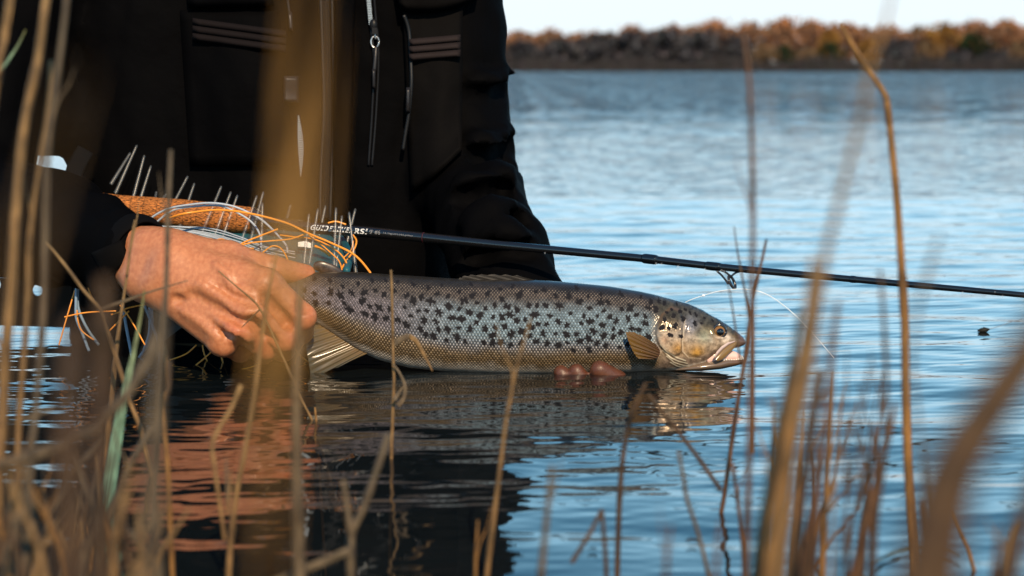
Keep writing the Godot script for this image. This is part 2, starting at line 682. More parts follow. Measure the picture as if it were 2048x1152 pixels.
func far_shore() -> void:
	M.leaf = mat(1, 1, 1, 0.9, 0.1)
	M.leaf.vertex_color_use_as_albedo = true
	var russet := Color(0.29, 0.135, 0.062)
	var rust := Color(0.24, 0.125, 0.072)
	var gold := Color(0.28, 0.145, 0.04)
	var grey := Color(0.050, 0.050, 0.056)
	var green := Color(0.018, 0.030, 0.014)
	var brown := Color(0.16, 0.105, 0.06)
	var kinds := {
		"russet": tree_kind(1, russet, 8.0, 8.0, false, 0.2), "rust": tree_kind(2, rust, 7.6, 7.6, false, 0.15),
		"gold": tree_kind(3, gold, 7.0, 5.5, false, 0.12), "grey": tree_kind(4, grey, 6.0, 8.5, true, 0.02),
		"green": tree_kind(5, green, 4.0, 4.4, false, 0.05), "brown": tree_kind(6, brown, 6.5, 7.5, false, 0.05)}
	# kind, picture x, height there, width factor, metres behind the water's edge, where
	var where_all := [
		["russet", 1030, 82, 1.0, 26, "at the jacket sleeve's edge"], ["rust", 1105, 88, 1.1, 28, "a little right of the jacket sleeve"], ["rust", 1185, 84, 0.9, 22, "above the long grey thicket, lowest in the skyline"],
		["russet", 1265, 92, 1.0, 30, "above the middle of the grey thicket"], ["rust", 1345, 96, 1.0, 25, "above the right half of the grey thicket"], ["russet", 1420, 102, 1.1, 30, "rising left of the slim upright reed"],
		["rust", 1495, 100, 1.0, 24, "behind the top of the slim upright reed"], ["russet", 1560, 106, 1.05, 30, "tallest in the skyline, between the slim reed and the forked reed"], ["russet", 1630, 102, 1.0, 26, "left of the forked reed"],
		["gold", 1660, 86, 0.9, 12, "glowing orange, under the forked reed's left tip"], ["russet", 1700, 96, 1.0, 28, "behind the forked reed"], ["rust", 1775, 94, 1.1, 26, "just right of the bent reed's knee"],
		["brown", 1835, 92, 0.9, 20, "between the bent reed and the yellow tree"], ["gold", 1885, 100, 1.0, 14, "pale yellow and tallest near the right side"], ["rust", 1945, 104, 1.1, 28, "behind the dark green tree on the right"],
		["russet", 2015, 102, 1.1, 26, "at the right edge of the view"], ["rust", 2090, 104, 1.0, 26, "just beyond the right edge of the view"],
		["grey", 1045, 62, 1.0, 8, "first of the grey row, beside the sleeve"], ["grey", 1120, 66, 1.0, 7, "second of the grey row from the sleeve"], ["grey", 1195, 74, 1.1, 8, "where the grey row starts to rise"],
		["grey", 1265, 80, 1.1, 7, "in the middle of the grey row"], ["grey", 1335, 82, 1.1, 9, "tallest of the grey row"], ["grey", 1405, 80, 1.0, 7, "second last of the grey row, left of the slim reed"],
		["grey", 1470, 70, 0.9, 8, "last of the grey row, touching the slim reed"], ["green", 1568, 56, 1.0, 5, "left of the two beside the orange tree"], ["green", 1662, 62, 1.0, 6, "under the orange tree"],
		["brown", 1530, 60, 0.8, 4, "low, right of the slim reed"], ["brown", 1615, 52, 0.8, 5, "low, between the two small green trees"], ["gold", 1735, 70, 0.9, 7, "small, behind the bent reed's knee"],
		["grey", 1800, 68, 0.9, 6, "right of the bent reed's knee"], ["brown", 1860, 62, 0.9, 5, "low, below the pale yellow tree"], ["green", 1950, 78, 1.3, 8, "widest dark one near the right edge"],
		["grey", 1915, 48, 0.9, 4, "low, left below the dark green tree"], ["grey", 1985, 46, 0.9, 4, "low, right below the dark green tree"], ["brown", 2045, 66, 0.9, 6, "low, cut by the right edge of the view"],
		["rust", 950, 86, 1.0, 26, "hidden behind the sleeve"], ["grey", 965, 62, 1.0, 8, "hidden behind the sleeve, low"]]
	var looks := {"russet": "far russet tree", "rust": "far rusty brown tree", "gold": "far golden tree", "grey": "far dark grey leafless tree", "green": "far dark evergreen", "brown": "far dull brown shrubby tree"}
	for w in where_all:
		var src: Node3D = kinds[w[0]]
		var t: Node3D = src.duplicate()
		t.name = numbered("tree")
		add_child(t)
		var d: float = 399.0 + w[4]
		var ground := 0.25 + 0.018 * maxf(d - 400.0, 0.0)
		var p := P(w[1], 140, d)
		var tall := {"russet": 8.0, "rust": 7.6, "gold": 7.0, "grey": 6.0, "green": 4.0, "brown": 6.5}
		var want: float = (w[2] - 11.0) / FPX * d + 0.3 - ground
		var k: float = want / tall[w[0]]
		t.position = Vector3(p.x, ground, p.z)
		t.rotation.y = rng.randf() * TAU
		var kw := maxf(k, 0.75) * float(w[3])
		t.scale = Vector3(kw, k, kw)
		meta(t, looks[w[0]] + ", " + w[5], "tree", "trees along the far shore")
	for k in kinds: kinds[k].free()
	# the strip of dead reeds and brush at the water's edge
	var strip := MB.new()
	for k in 9000:
		var x := rng.randf_range(-30.0, 110.0)
		var z := -398.0 - rng.randf() * 4.0
		var h := rng.randf_range(0.7, 2.7) * (1.0 + 0.25 * sin(x * 0.4))
		var w := rng.randf_range(0.05, 0.16)
		var m := rng.randf_range(0.6, 1.2)
		var c := Color(0.036, 0.034, 0.036) * m
		var a := strip.add(Vector3(x - w, -0.1, z), Vector2.ZERO, c)
		var b := strip.add(Vector3(x + w, -0.1, z + rng.randf_range(-.1, .1)), Vector2.ZERO, c)
		var e := strip.add(Vector3(x + rng.randfn() * 0.25, h, z), Vector2.ZERO, c)
		strip.tri(a, b, e)
	# the wood behind, seen as one russet mass
	var mass := MB.new()
	var skyline := PackedVector2Array([Vector2(860, 78), Vector2(1010, 80), Vector2(1060, 88), Vector2(1120, 87), Vector2(1180, 82), Vector2(1240, 90), Vector2(1350, 93), Vector2(1380, 99), Vector2(1480, 103), Vector2(1560, 106), Vector2(1640, 104), Vector2(1700, 99), Vector2(1780, 94), Vector2(1850, 95), Vector2(1900, 100), Vector2(1960, 102), Vector2(2200, 104)])
	for k in 26000:
		var px := rng.randf_range(860.0, 2200.0)
		var d := rng.randf_range(412.0, 440.0)
		var p := P(px, 140, d)
		var most: float = along(skyline, px) / FPX * d * (0.93 + 0.05 * sin(px * 0.11) + 0.03 * sin(px * 0.31))
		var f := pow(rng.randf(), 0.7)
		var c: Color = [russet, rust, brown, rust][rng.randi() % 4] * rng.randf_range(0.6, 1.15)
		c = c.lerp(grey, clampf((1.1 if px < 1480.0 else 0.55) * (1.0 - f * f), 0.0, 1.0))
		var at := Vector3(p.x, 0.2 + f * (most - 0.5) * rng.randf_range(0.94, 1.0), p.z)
		var s := rng.randf_range(0.18, 0.5)
		var b := Basis.from_euler(Vector3(rng.randf(), rng.randf(), rng.randf()) * TAU)
		var i0 := mass.add(at + b * Vector3(-s, -s, 0), Vector2.ZERO, c)
		var i1 := mass.add(at + b * Vector3(s, -s * .5, 0), Vector2.ZERO, c)
		var i2 := mass.add(at + b * Vector3(0, s, 0), Vector2.ZERO, c)
		mass.tri(i0, i1, i2)
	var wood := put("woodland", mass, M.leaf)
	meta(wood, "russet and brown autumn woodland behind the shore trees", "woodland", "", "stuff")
	var o := put("shore_brush", strip, M.leaf)
	meta(o, "dark belt of dead reeds and brush along the far waterline", "brush", "", "stuff")

# ------------------------------------------------------------------ the angler
var jacket_field: Field

func jp(px: float, py: float) -> Vector3:
	return jacket_field.hit(EYE, (P(px, py, 1.0) - EYE), 2.0, 2.75)

# a slab of cloth lying on the jacket inside four picture corners, thick metres proud of it
func slab(mb: MB, q: Array, nu: int, nv: int, thick: float, belly := 0.0, bow := 0.0, sag := 0.0) -> void:
	var rows := []
	for j in nv + 3:
		var row := PackedVector3Array()
		for i in nu + 3:
			var u := clampf(float(i - 1) / nu, 0, 1)
			var w := clampf(float(j - 1) / nv, 0, 1)
			var a: Vector2 = q[0].lerp(q[1], u)
			var b: Vector2 = q[3].lerp(q[2], u)
			var p := a.lerp(b, w) + Vector2(bow * sin(w * PI), sag * sin(u * PI) * w)
			var s := jp(p.x, p.y)
			var rim := i == 0 or j == 0 or i == nu + 2 or j == nv + 2
			var lift := -0.004 if rim else thick + belly * sin(u * PI) * sin(w * PI)
			row.append(s + (EYE - s).normalized() * lift)
		rows.append(row)
	mb.grid(rows, false, [], [], true)

# a cord lying on the jacket
func cord(mb: MB, pts: Array, r: float, lift := 0.0, per := 5) -> void:
	var p := PackedVector3Array()
	for k in pts: 
		var s := jp(k[0], k[1])
		p.append(s + (EYE - s).normalized() * (lift + r * 0.4))
	var c := curve(p, per)
	mb.tube(c, taper(c.size(), r, r), 6)

# a groove or a ridge drawn on the skin that a field has so far
func score(h: Field, line: Array, r: float, deep: float, cut: bool) -> void:
	var p := PackedVector3Array()
	for k in line: p.append(h.hit(EYE, P(k[0], k[1], 1.0) - EYE, 1.95, 2.2))
	var c := curve(p, 3)
	for k in c.size() - 1:
		var out := Vector3(0, 0, 1)
		var lift := (r - deep) if not cut else -(r + deep)
		h.cap(c[k] + out * lift, c[k + 1] + out * lift, r, r, 0.005, cut)

func person() -> void:
	var who := thing("person", "angler in a black jacket crouching in the lake, gripping the trout's tail and belly", "person", Vector3(-0.26, -0.8, -2.46))
	var red := [P(606, 640, 2.04), P(570, 680, 2.04), P(532, 698, 2.05), P(455, 700, 2.06), P(620, 548, 2.1), P(470, 660, 2.02)]
	var tint := func(p: Vector3) -> Color:
		var w := 0.0
		for q in red: w = maxf(w, exp(-p.distance_squared_to(q) / 0.00022))
		return Color(1, 1, 1).lerp(Color(1.16, 0.82, 0.84), w)
	var flesh := MB.new()

	# right hand, back towards us, closed round the root of the tail
	var h := Field.new(P(205, 735, 2.16), P(650, 440, 1.985), 0.0022)
	var K := 0.010
	h.cap(P(262, 486, 2.108), P(318, 508, 2.09), 0.0165, 0.0175, K)
	h.cap(P(250, 532, 2.108), P(296, 556, 2.09), 0.0155, 0.0165, K)
	h.cap(P(310, 505, 2.088), P(352, 520, 2.072), 0.018, 0.019, 0.02)
	h.cap(P(292, 560, 2.088), P(338, 580, 2.074), 0.0165, 0.017, 0.02)
	var mcp := [P(532, 567, 2.040), P(510, 619, 2.034), P(482, 658, 2.038), P(443, 684, 2.052)]
	var root := [P(352, 520, 2.070), P(346, 540, 2.066), P(336, 560, 2.068), P(322, 578, 2.074)]
	for k in 4: h.cap(root[k], mcp[k], 0.0155, [0.0128, 0.0125, 0.0118, 0.0108][k], 0.011)
	# fill of the palm
	h.cap(P(380, 545, 2.085), P(500, 600, 2.070), 0.020, 0.014, 0.014)
	h.cap(P(370, 590, 2.092), P(450, 655, 2.082), 0.016, 0.012, 0.014)
	# fingers: each its own chain, bending away under the fish
	var fingers := [
		[[606, 634, 2.046], [603, 664, 2.082], [575, 668, 2.118], 0.0120, 0.0113, 0.0100, 0.0085],
		[[570, 677, 2.046], [566, 700, 2.086], [538, 690, 2.122], 0.0121, 0.0113, 0.0100, 0.0085],
		[[533, 695, 2.060], [526, 706, 2.100], [500, 690, 2.130], 0.0114, 0.0106, 0.0095, 0.0080],
		[[480, 703, 2.082], [482, 703, 2.112], [462, 690, 2.135], 0.0102, 0.0092, 0.0085, 0.0072]]
	for k in 4:
		var f: Array = fingers[k]
		var a := P(f[0][0], f[0][1], f[0][2])
		var b := P(f[1][0], f[1][1], f[1][2])
		var c := P(f[2][0], f[2][1], f[2][2])
		h.cap(mcp[k], a, f[3], f[4], 0.0045)
		h.cap(a, b, f[4], f[5], 0.003)
		h.cap(b, c, f[5], f[6], 0.003)
		# the knuckle
		h.cap(mcp[k] + Vector3(0, 0, 0.004), mcp[k] + Vector3(0.003, -0.002, 0.004), 0.0105, 0.0098, 0.006)
	# tendons over the back of the hand, faint
	for k in 4:
		var a: Vector3 = root[k].lerp(mcp[k], 0.45) + Vector3(0, 0, 0.0132)
		h.cap(a, mcp[k] + Vector3(0, 0, 0.0102), 0.0018, 0.0030, 0.005)
	# thumb along the top
	h.cap(P(352, 505, 2.084), P(455, 519, 2.078), 0.018, 0.0150, 0.012)
	h.cap(P(455, 519, 2.078), P(548, 540, 2.086), 0.0150, 0.0118, 0.008)
	h.cap(P(548, 540, 2.086), P(612, 549, 2.100), 0.0118, 0.0088, 0.004)
	h.cap(P(470, 545, 2.064), P(540, 572, 2.052), 0.014, 0.012, 0.010)
	# creases between the knuckles
	score(h, [[528, 598], [552, 622], [575, 648]], 0.0040, 0.0042, false)
	score(h, [[500, 640], [522, 662], [545, 684]], 0.0040, 0.0042, false)
	score(h, [[458, 668], [474, 684], [496, 698]], 0.0036, 0.0040, false)
	# hollows between the bones of the hand, and the ridges beside them
	score(h, [[352, 600], [392, 622], [430, 648], [458, 668]], 0.0042, 0.0040, false)
	score(h, [[380, 590], [430, 618], [480, 646]], 0.0038, 0.0030, false)
	score(h, [[420, 572], [470, 590], [512, 606]], 0.0034, 0.0022, false)
	score(h, [[366, 616], [400, 640], [436, 674]], 0.0030, -0.0022, true)
	score(h, [[378, 606], [424, 634], [474, 664]], 0.0030, -0.0022, true)
	score(h, [[398, 566], [440, 590], [470, 618], [496, 626]], 0.0016, -0.0010, true)
	score(h, [[430, 528], [452, 548], [466, 575], [500, 588]], 0.0015, -0.0010, true)
	# wrinkles of the knuckles and the wrist's fold
	for q in [[596, 612, 612, 606], [600, 622, 618, 616], [562, 652, 574, 648], [524, 672, 534, 670]]:
		score(h, [[q[0], q[1]], [q[2], q[3]]], 0.0012, 0.0012, false)
	h.nets(flesh, tint)

	# left hand, palm up under the belly: four fingertips show above the water
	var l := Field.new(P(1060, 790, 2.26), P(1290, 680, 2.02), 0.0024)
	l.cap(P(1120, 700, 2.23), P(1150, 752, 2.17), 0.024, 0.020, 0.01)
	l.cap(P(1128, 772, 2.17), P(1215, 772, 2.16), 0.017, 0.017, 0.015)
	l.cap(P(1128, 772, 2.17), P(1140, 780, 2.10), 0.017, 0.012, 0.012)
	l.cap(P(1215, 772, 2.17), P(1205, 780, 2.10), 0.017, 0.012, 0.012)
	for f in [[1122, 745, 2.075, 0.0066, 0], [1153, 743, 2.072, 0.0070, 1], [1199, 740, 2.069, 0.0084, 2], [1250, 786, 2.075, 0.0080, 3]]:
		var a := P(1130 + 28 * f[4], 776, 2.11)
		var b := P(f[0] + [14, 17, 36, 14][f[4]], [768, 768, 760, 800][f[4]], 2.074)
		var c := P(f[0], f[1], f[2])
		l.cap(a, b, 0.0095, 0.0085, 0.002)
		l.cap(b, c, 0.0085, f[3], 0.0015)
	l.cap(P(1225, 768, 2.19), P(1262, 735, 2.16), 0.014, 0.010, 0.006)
	l.nets(flesh, func(_p): return Color(0.21, 0.19, 0.21))  # skin tinted dark, standing in for the wet shade under the belly

	# neck and head, above the picture
	var at := Vector3(-0.25, 0.80, -2.42)
	var s := Field.new(at + Vector3(-0.12, -0.22, -0.15), at + Vector3(0.12, 0.16, 0.15), 0.0055)
	s.cap(at + Vector3(0, -0.20, -0.02), at + Vector3(0, -0.05, -0.01), 0.058, 0.055, 0.02)
	s.cap(at + Vector3(0, 0.03, -0.02), at + Vector3(0, 0.05, -0.035), 0.077, 0.08, 0.03)
	s.cap(at + Vector3(0, -0.03, 0.02), at + Vector3(0, -0.07, 0.045), 0.062, 0.04, 0.03)
	s.cap(at + Vector3(0, 0.01, 0.085), at + Vector3(0, -0.025, 0.107), 0.009, 0.013, 0.012)
	s.cap(at + Vector3(-0.03, 0.022, 0.07), at + Vector3(0.03, 0.022, 0.07), 0.013, 0.013, 0.012)
	s.cap(at + Vector3(-0.02, -0.055, 0.083), at + Vector3(0.02, -0.055, 0.083), 0.008, 0.008, 0.008)
	s.cap(at + Vector3(-0.02, -0.048, 0.097), at + Vector3(0.02, -0.048, 0.097), 0.003, 0.003, 0.004, false)
	for e in [-1.0, 1.0]:
		s.cap(at + Vector3(0.032 * e, 0.004, 0.082), at + Vector3(0.032 * e, 0.004, 0.082), 0.013, 0.013, 0.008, false)
		s.cap(at + Vector3(0.078 * e, 0.02, -0.012), at + Vector3(0.076 * e, -0.025, -0.004), 0.014, 0.010, 0.006)
	s.nets(flesh, tint)
	put("body", flesh, M.skin, who)
	for e in [-1.0, 1.0]:
		var eye := MB.new()
		eye.ball(at + Vector3(0.032 * e, 0.004, 0.068), Vector3.ONE * 0.0125)
		var node := put("eye", eye, M.eye_white, who)
		var iris := MB.new()
		iris.ball(at + Vector3(0.032 * e, 0.003, 0.0765), Vector3(0.0055, 0.0055, 0.0045))
		put("iris", iris, M.eye_dark, node)
	var hair := MB.new()
	var rows := []
	for j in 9:
		var t := lerpf(0.02, 1.62, j / 8.0)
		var row := PackedVector3Array()
		for i in 24:
			var a := TAU * i / 24.0
			var front := maxf(0.0, sin(a))
			var tt := t * (1.0 - 0.25 * front)
			row.append(at + Vector3(0, 0.045, -0.03) + Vector3(sin(tt) * cos(a) * 0.087, cos(tt) * 0.09, sin(tt) * sin(a) * 0.096))
		rows.append(row)
	hair.grid(rows, true)
	put("hair", hair, M.hair, who)

	# ---- the jacket
	var f := Field.new(Vector3(-0.86, -0.26, -2.70), Vector3(0.17, 0.70, -2.04), 0.0075)
	jacket_field = f
	f.cap(Vector3(-0.355, -0.3, -2.47), Vector3(-0.37, 0.48, -2.48), 0.098, 0.085, 0.03)
	f.cap(Vector3(-0.25, -0.3, -2.47), Vector3(-0.25, 0.52, -2.48), 0.108, 0.10, 0.04)
	f.cap(Vector3(-0.15, -0.3, -2.47), Vector3(-0.135, 0.48, -2.48), 0.095, 0.085, 0.03)
	f.cap(Vector3(-0.42, 0.53, -2.5), Vector3(-0.08, 0.53, -2.5), 0.075, 0.075, 0.06)
	f.cap(Vector3(-0.25, 0.58, -2.48), Vector3(-0.25, 0.64, -2.46), 0.09, 0.072, 0.03)
	# right arm (left in the picture), reaching down and forward to the tail
	var sh := Vector3(-0.47, 0.50, -2.49)
	var elbow := P(-90, 405, 2.34)
	f.cap(sh, elbow, 0.078, 0.066, 0.03)
	f.cap(elbow, P(100, 456, 2.22), 0.064, 0.053, 0.02)
	f.cap(P(100, 456, 2.22), P(255, 507, 2.12), 0.053, 0.036, 0.012)
	f.cap(P(20, 165, 2.42), P(112, 245, 2.42), 0.05, 0.030, 0.03)
	# gathered folds before the cuff
	f.cap(P(205, 405, 2.15), P(165, 560, 2.15), 0.012, 0.012, 0.010)
	f.cap(P(236, 425, 2.12), P(196, 575, 2.12), 0.008, 0.010, 0.008)
	# left arm (right in the picture), down behind the fish
	var el := P(920, 330, 2.43)
	f.cap(Vector3(-0.085, 0.50, -2.50), el, 0.070, 0.054, 0.03)
	f.cap(el, P(1000, 520, 2.29), 0.054, 0.046, 0.02)
	f.cap(P(1000, 520, 2.29), P(1100, 690, 2.22), 0.046, 0.036, 0.02)
	f.cap(P(930, 395, 2.37), P(1000, 405, 2.37), 0.018, 0.014, 0.014)
	f.cap(P(900, 470, 2.33), P(1010, 440, 2.33), 0.014, 0.012, 0.012)
	# deep valley between sleeve and chest, and folds in the sleeve
	f.cap(P(938, 20, 2.36), P(945, 300, 2.345), 0.012, 0.014, 0.012, false)
	f.cap(P(945, 150, 2.365), P(1010, 118, 2.40), 0.006, 0.005, 0.010, false)
	f.cap(P(940, 235, 2.365), P(1020, 215, 2.40), 0.006, 0.005, 0.010, false)
	f.cap(P(930, 300, 2.34), P(1015, 330, 2.39), 0.006, 0.005, 0.010, false)
	for q in [[[1016, 150], [985, 172], [948, 168], 0.006], [[1022, 268], [990, 292], [950, 286], 0.006], [[1012, 345], [975, 372], [925, 372], 0.007], [[1030, 420], [985, 428], [930, 452], 0.007], [[1052, 478], [1000, 470], [945, 492], 0.005]]:
		var cr := curve(PackedVector3Array([jp(q[0][0], q[0][1]), jp(q[1][0], q[1][1]), jp(q[2][0], q[2][1])]), 4)
		for k in cr.size() - 1: f.cap(cr[k] + Vector3(0, 0, 0.002), cr[k + 1] + Vector3(0, 0, 0.002), q[3] * 0.9, q[3] * 0.9, 0.020)
		for k in cr.size() - 1: f.cap(cr[k] + Vector3(0, -0.012, 0.006), cr[k + 1] + Vector3(0, -0.012, 0.006), q[3] * 0.55, q[3] * 0.55, 0.016, false)
	# chest folds beside the zips
	f.cap(P(700, 60, 2.36), P(715, 420, 2.35), 0.008, 0.012, 0.012, false)
	f.cap(P(775, 210, 2.355), P(770, 430, 2.345), 0.010, 0.008, 0.012, false)
	f.cap(P(640, 300, 2.355), P(690, 470, 2.345), 0.005, 0.010, 0.012, false)
	var folds := noise(61, 11.0, 3)
	folds.fractal_type = FastNoiseLite.FRACTAL_RIDGED
	f.ruffle(folds, 0.0045, Vector3(1.3, 0.7, 1.0))
	var fine := noise(62, 34.0, 2)
	f.ruffle(fine, 0.0016, Vector3(1.0, 0.8, 1.0))
	var jm := MB.new()
	f.nets(jm)
	var jacket := put("jacket", jm, M.cloth, who)

	# chest pockets with their flaps and webbing
	var mb := MB.new()
	slab(mb, [Vector2(806, 24), Vector2(926, 14), Vector2(924, 300), Vector2(822, 384)], 12, 20, 0.012, 0.010, 0.0, 6.0)
	var pocket := put("chest_pocket", mb, M.pocket, jacket)
	mb = MB.new()
	slab(mb, [Vector2(790, -40), Vector2(950, -40), Vector2(955, -4), Vector2(800, 20)], 12, 4, 0.024, 0.004, 0.0, 14.0)
	put("pocket_flap", mb, M.pocket, jacket)
	mb = MB.new()
	for k in 3:
		var y := 78.0 + 15.0 * k
		slab(mb, [Vector2(818, y), Vector2(921, y - 9), Vector2(921, y + 5.8), Vector2(819, y + 14.8)], 12, 2, 0.0235, 0.0015)
	put("webbing", mb, M.tape, jacket)
	mb = MB.new()
	slab(mb, [Vector2(812, 175), Vector2(822, 174), Vector2(820, 226), Vector2(811, 228)], 3, 6, 0.022, 0.002)
	put("pull_tab", mb, M.pull, jacket)
	mb = MB.new()
	cord(mb, [[808, 30], [818, 62], [821, 110], [823, 165], [818, 225], [812, 262], [806, 300]], 0.0020, 0.018)
	put("pocket_seam", mb, M.seam, jacket)
	mb = MB.new()
	slab(mb, [Vector2(360, 20), Vector2(560, 22), Vector2(590, 330), Vector2(380, 330)], 12, 16, 0.010, 0.010)
	put("chest_pocket", mb, M.cloth, jacket)  # blacker cloth than the other pocket, standing in for the chest's shade
	mb = MB.new()
	for k in 3:
		var y := 36.0 + 15.0 * k
		slab(mb, [Vector2(385, y), Vector2(572, y + 25), Vector2(572, y + 40), Vector2(385, y + 14.8)], 14, 2, 0.0205, 0.0015)
	put("webbing", mb, M.tape_shaded, jacket)
	mb = MB.new()
	slab(mb, [Vector2(568, 152), Vector2(598, 152), Vector2(598, 206), Vector2(567, 206)], 4, 6, 0.012)
	put("patch", mb, M.pull, jacket)
	mb = MB.new()
	slab(mb, [Vector2(372, -40), Vector2(545, -40), Vector2(548, 12), Vector2(376, 15)], 10, 4, 0.018, 0.004)
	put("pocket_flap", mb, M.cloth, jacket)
	# storm flap along the main zip, zip teeth, chest zips
	mb = MB.new()
	slab(mb, [Vector2(668, -20), Vector2(712, -20), Vector2(700, 440), Vector2(664, 446)], 5, 24, 0.010, 0.004)
	put("storm_flap", mb, M.cloth, jacket)
	mb = MB.new()
	for k in 88:
		var py := -20.0 + 5.2 * k
		var px := 652.0 + 4.0 * sin(py * 0.008)
		for e in [-1.0, 1.0]:
			var s0 := jp(px + 3.2 * e, py + 1.3 * e)
			mb.box(s0 + Vector3(0, 0, 0.0035), Vector3(0.0034, 0.0014, 0.0026))
	var teeth := put("zip_teeth", mb, M.zip_black, jacket)
	meta(teeth, "", "", "", "stuff")
	mb = MB.new()
	cord(mb, [[641, -20], [645, 100], [648, 220], [642, 340], [640, 440]], 0.0022, 0.001)
	cord(mb, [[664, -20], [667, 100], [669, 220], [664, 340], [660, 440]], 0.0022, 0.003)
	put("zip_edge", mb, M.seam, jacket)
	mb = MB.new()
	for k in 24:
		var py := -30.0 + 3.4 * k
		var s0 := jp(738.0 + py * 0.09, py)
		mb.box(s0 + Vector3(0, 0, 0.004), Vector3(0.0040, 0.0010, 0.002))
	var coil := put("chest_zip", mb, M.zip_metal, jacket)
	mb = MB.new()
	cord(mb, [[731, -20], [737, 40]], 0.0012, 0.003)
	cord(mb, [[747, -20], [752, 40], [757, 110], [752, 230], [744, 330]], 0.0014, 0.002)
	cord(mb, [[742, 58], [748, 120], [744, 230], [737, 330]], 0.0014, 0.002)
	put("zip_edge", mb, M.zip_black, jacket)
	mb = MB.new()
	var sl := jp(748, 50)
	mb.ball(sl + Vector3(0, 0, 0.006), Vector3(0.0042, 0.0062, 0.0035), Basis(), 12, 8)
	mb.box(sl + Vector3(0.001, -0.006, 0.009), Vector3(0.0048, 0.0065, 0.0018))
	put("zip_slider", mb, M.zip_black, coil)
	mb = MB.new()
	var ringp := PackedVector3Array()
	for k in 17:
		var a := TAU * k / 16.0
		ringp.append(jp(751, 84) + Vector3(cos(a) * 0.0040, sin(a) * 0.0056, 0.008))
	mb.tube(ringp, taper(17, 0.0009, 0.0009), 6)
	cord(mb, [[749, 62], [751, 78]], 0.0012, 0.007)
	put("zip_ring", mb, M.zip_metal, coil)
	mb = MB.new()
	cord(mb, [[752, 94], [751, 112], [749, 135], [748, 142]], 0.0022, 0.006)
	put("pull_cord", mb, M.pull, coil)
	mb = MB.new()
	slab(mb, [Vector2(744, 138), Vector2(752, 138), Vector2(751, 178), Vector2(744, 178)], 3, 6, 0.010, 0.002)
	put("zip_pull", mb, M.pull, coil)
	mb = MB.new()
	for k in 34:
		var py := 232.0 + 3.6 * k
		var w := 0.0052 * sin(PI * clampf((k + 2) / 36.0, 0, 1))
		var s0 := jp(598.0 + 5.0 * sin((py - 230.0) * 0.018), py)
		mb.box(s0 + Vector3(0, 0, 0.006), Vector3(w, 0.0011, 0.002))
	put("pocket_zip", mb, M.zip_metal, jacket)
	mb = MB.new()
	slab(mb, [Vector2(576, 24), Vector2(584, 24), Vector2(586, 62), Vector2(579, 62)], 3, 5, 0.014, 0.001)
	cord(mb, [[574, -10], [579, 26]], 0.001, 0.012)
	put("zip_pull", mb, M.pull, jacket)

	# cuff: a soft inner band and the strap on the sleeve's end
	mb = MB.new()
	var axis0 := P(256, 503, 2.120)
	var axis1 := P(300, 526, 2.093)
	var t := (axis1 - axis0).normalized()
	var side := t.cross(Vector3(0, 0, 1)).normalized()
	var out := side.cross(t)
	var prof := [[-0.012, 0.030], [0.0, 0.0345], [0.006, 0.0365], [0.012, 0.0360], [0.018, 0.0355], [0.022, 0.0342], [0.0215, 0.0315], [0.012, 0.030]]
	rows = []
	for p in prof:
		var row := PackedVector3Array()
		for i in 40:
			var a := TAU * i / 40.0
			var wob: float = 1.0 + 0.012 * sin(a * 7.0 + p[0] * 300.0)
			row.append(axis0 + t * p[0] + side * cos(a) * p[1] * wob + out * sin(a) * p[1] * 0.86 * wob)
		rows.append(row)
	mb.grid(rows, true, [], [], true)
	put("cuff", mb, M.cuff, jacket)
	mb = MB.new()
	slab(mb, [Vector2(182, 506), Vector2(246, 478), Vector2(258, 520), Vector2(212, 560)], 8, 8, 0.003, 0.001)
	put("cuff_strap", mb, M.pocket, jacket)
	# waders under the water
	mb = MB.new()
	for e in [-1.0, 1.0]:
		var x: float = -0.255 + 0.095 * e
		var c := PackedVector3Array([Vector3(x, -0.2, -2.47), Vector3(x, -0.5, -2.44), Vector3(x, -0.86, -2.5)])
		mb.tube(c, PackedFloat32Array([0.095, 0.085, 0.075]), 14)
	put("waders", mb, M.tray_dark, who)

# ------------------------------------------------------------------ the trout
const TOP: Array[Vector2] = [Vector2(380, 566), Vector2(420, 568), Vector2(480, 560), Vector2(540, 552), Vector2(600, 546), Vector2(660, 543), Vector2(720, 545), Vector2(780, 549), Vector2(840, 553), Vector2(900, 557), Vector2(960, 559), Vector2(1040, 559), Vector2(1100, 562), Vector2(1160, 567), Vector2(1220, 573), Vector2(1280, 583), Vector2(1318, 591), Vector2(1341, 597), Vector2(1378, 607), Vector2(1405, 619), Vector2(1423, 630), Vector2(1440, 639), Vector2(1460, 652), Vector2(1476, 664), Vector2(1486, 673), Vector2(1491, 681)]
const BOT: Array[Vector2] = [Vector2(380, 640), Vector2(420, 636), Vector2(480, 634), Vector2(540, 636), Vector2(600, 640), Vector2(640, 650), Vector2(680, 676), Vector2(720, 702), Vector2(760, 720), Vector2(820, 735), Vector2(900, 743), Vector2(1000, 748), Vector2(1100, 749), Vector2(1200, 746), Vector2(1280, 744), Vector2(1340, 741), Vector2(1380, 737), Vector2(1405, 730), Vector2(1422, 719), Vector2(1440, 706), Vector2(1460, 698), Vector2(1478, 694), Vector2(1488, 690), Vector2(1491, 686)]
const WID: Array[Vector2] = [Vector2(380, 0.008), Vector2(440, 0.011), Vector2(540, 0.0135), Vector2(620, 0.016), Vector2(720, 0.022), Vector2(850, 0.028), Vector2(1000, 0.0305), Vector2(1150, 0.030), Vector2(1280, 0.0275), Vector2(1340, 0.0265), Vector2(1380, 0.0235), Vector2(1420, 0.0185), Vector2(1455, 0.0135), Vector2(1478, 0.0095), Vector2(1488, 0.0065), Vector2(1491, 0.0035)]
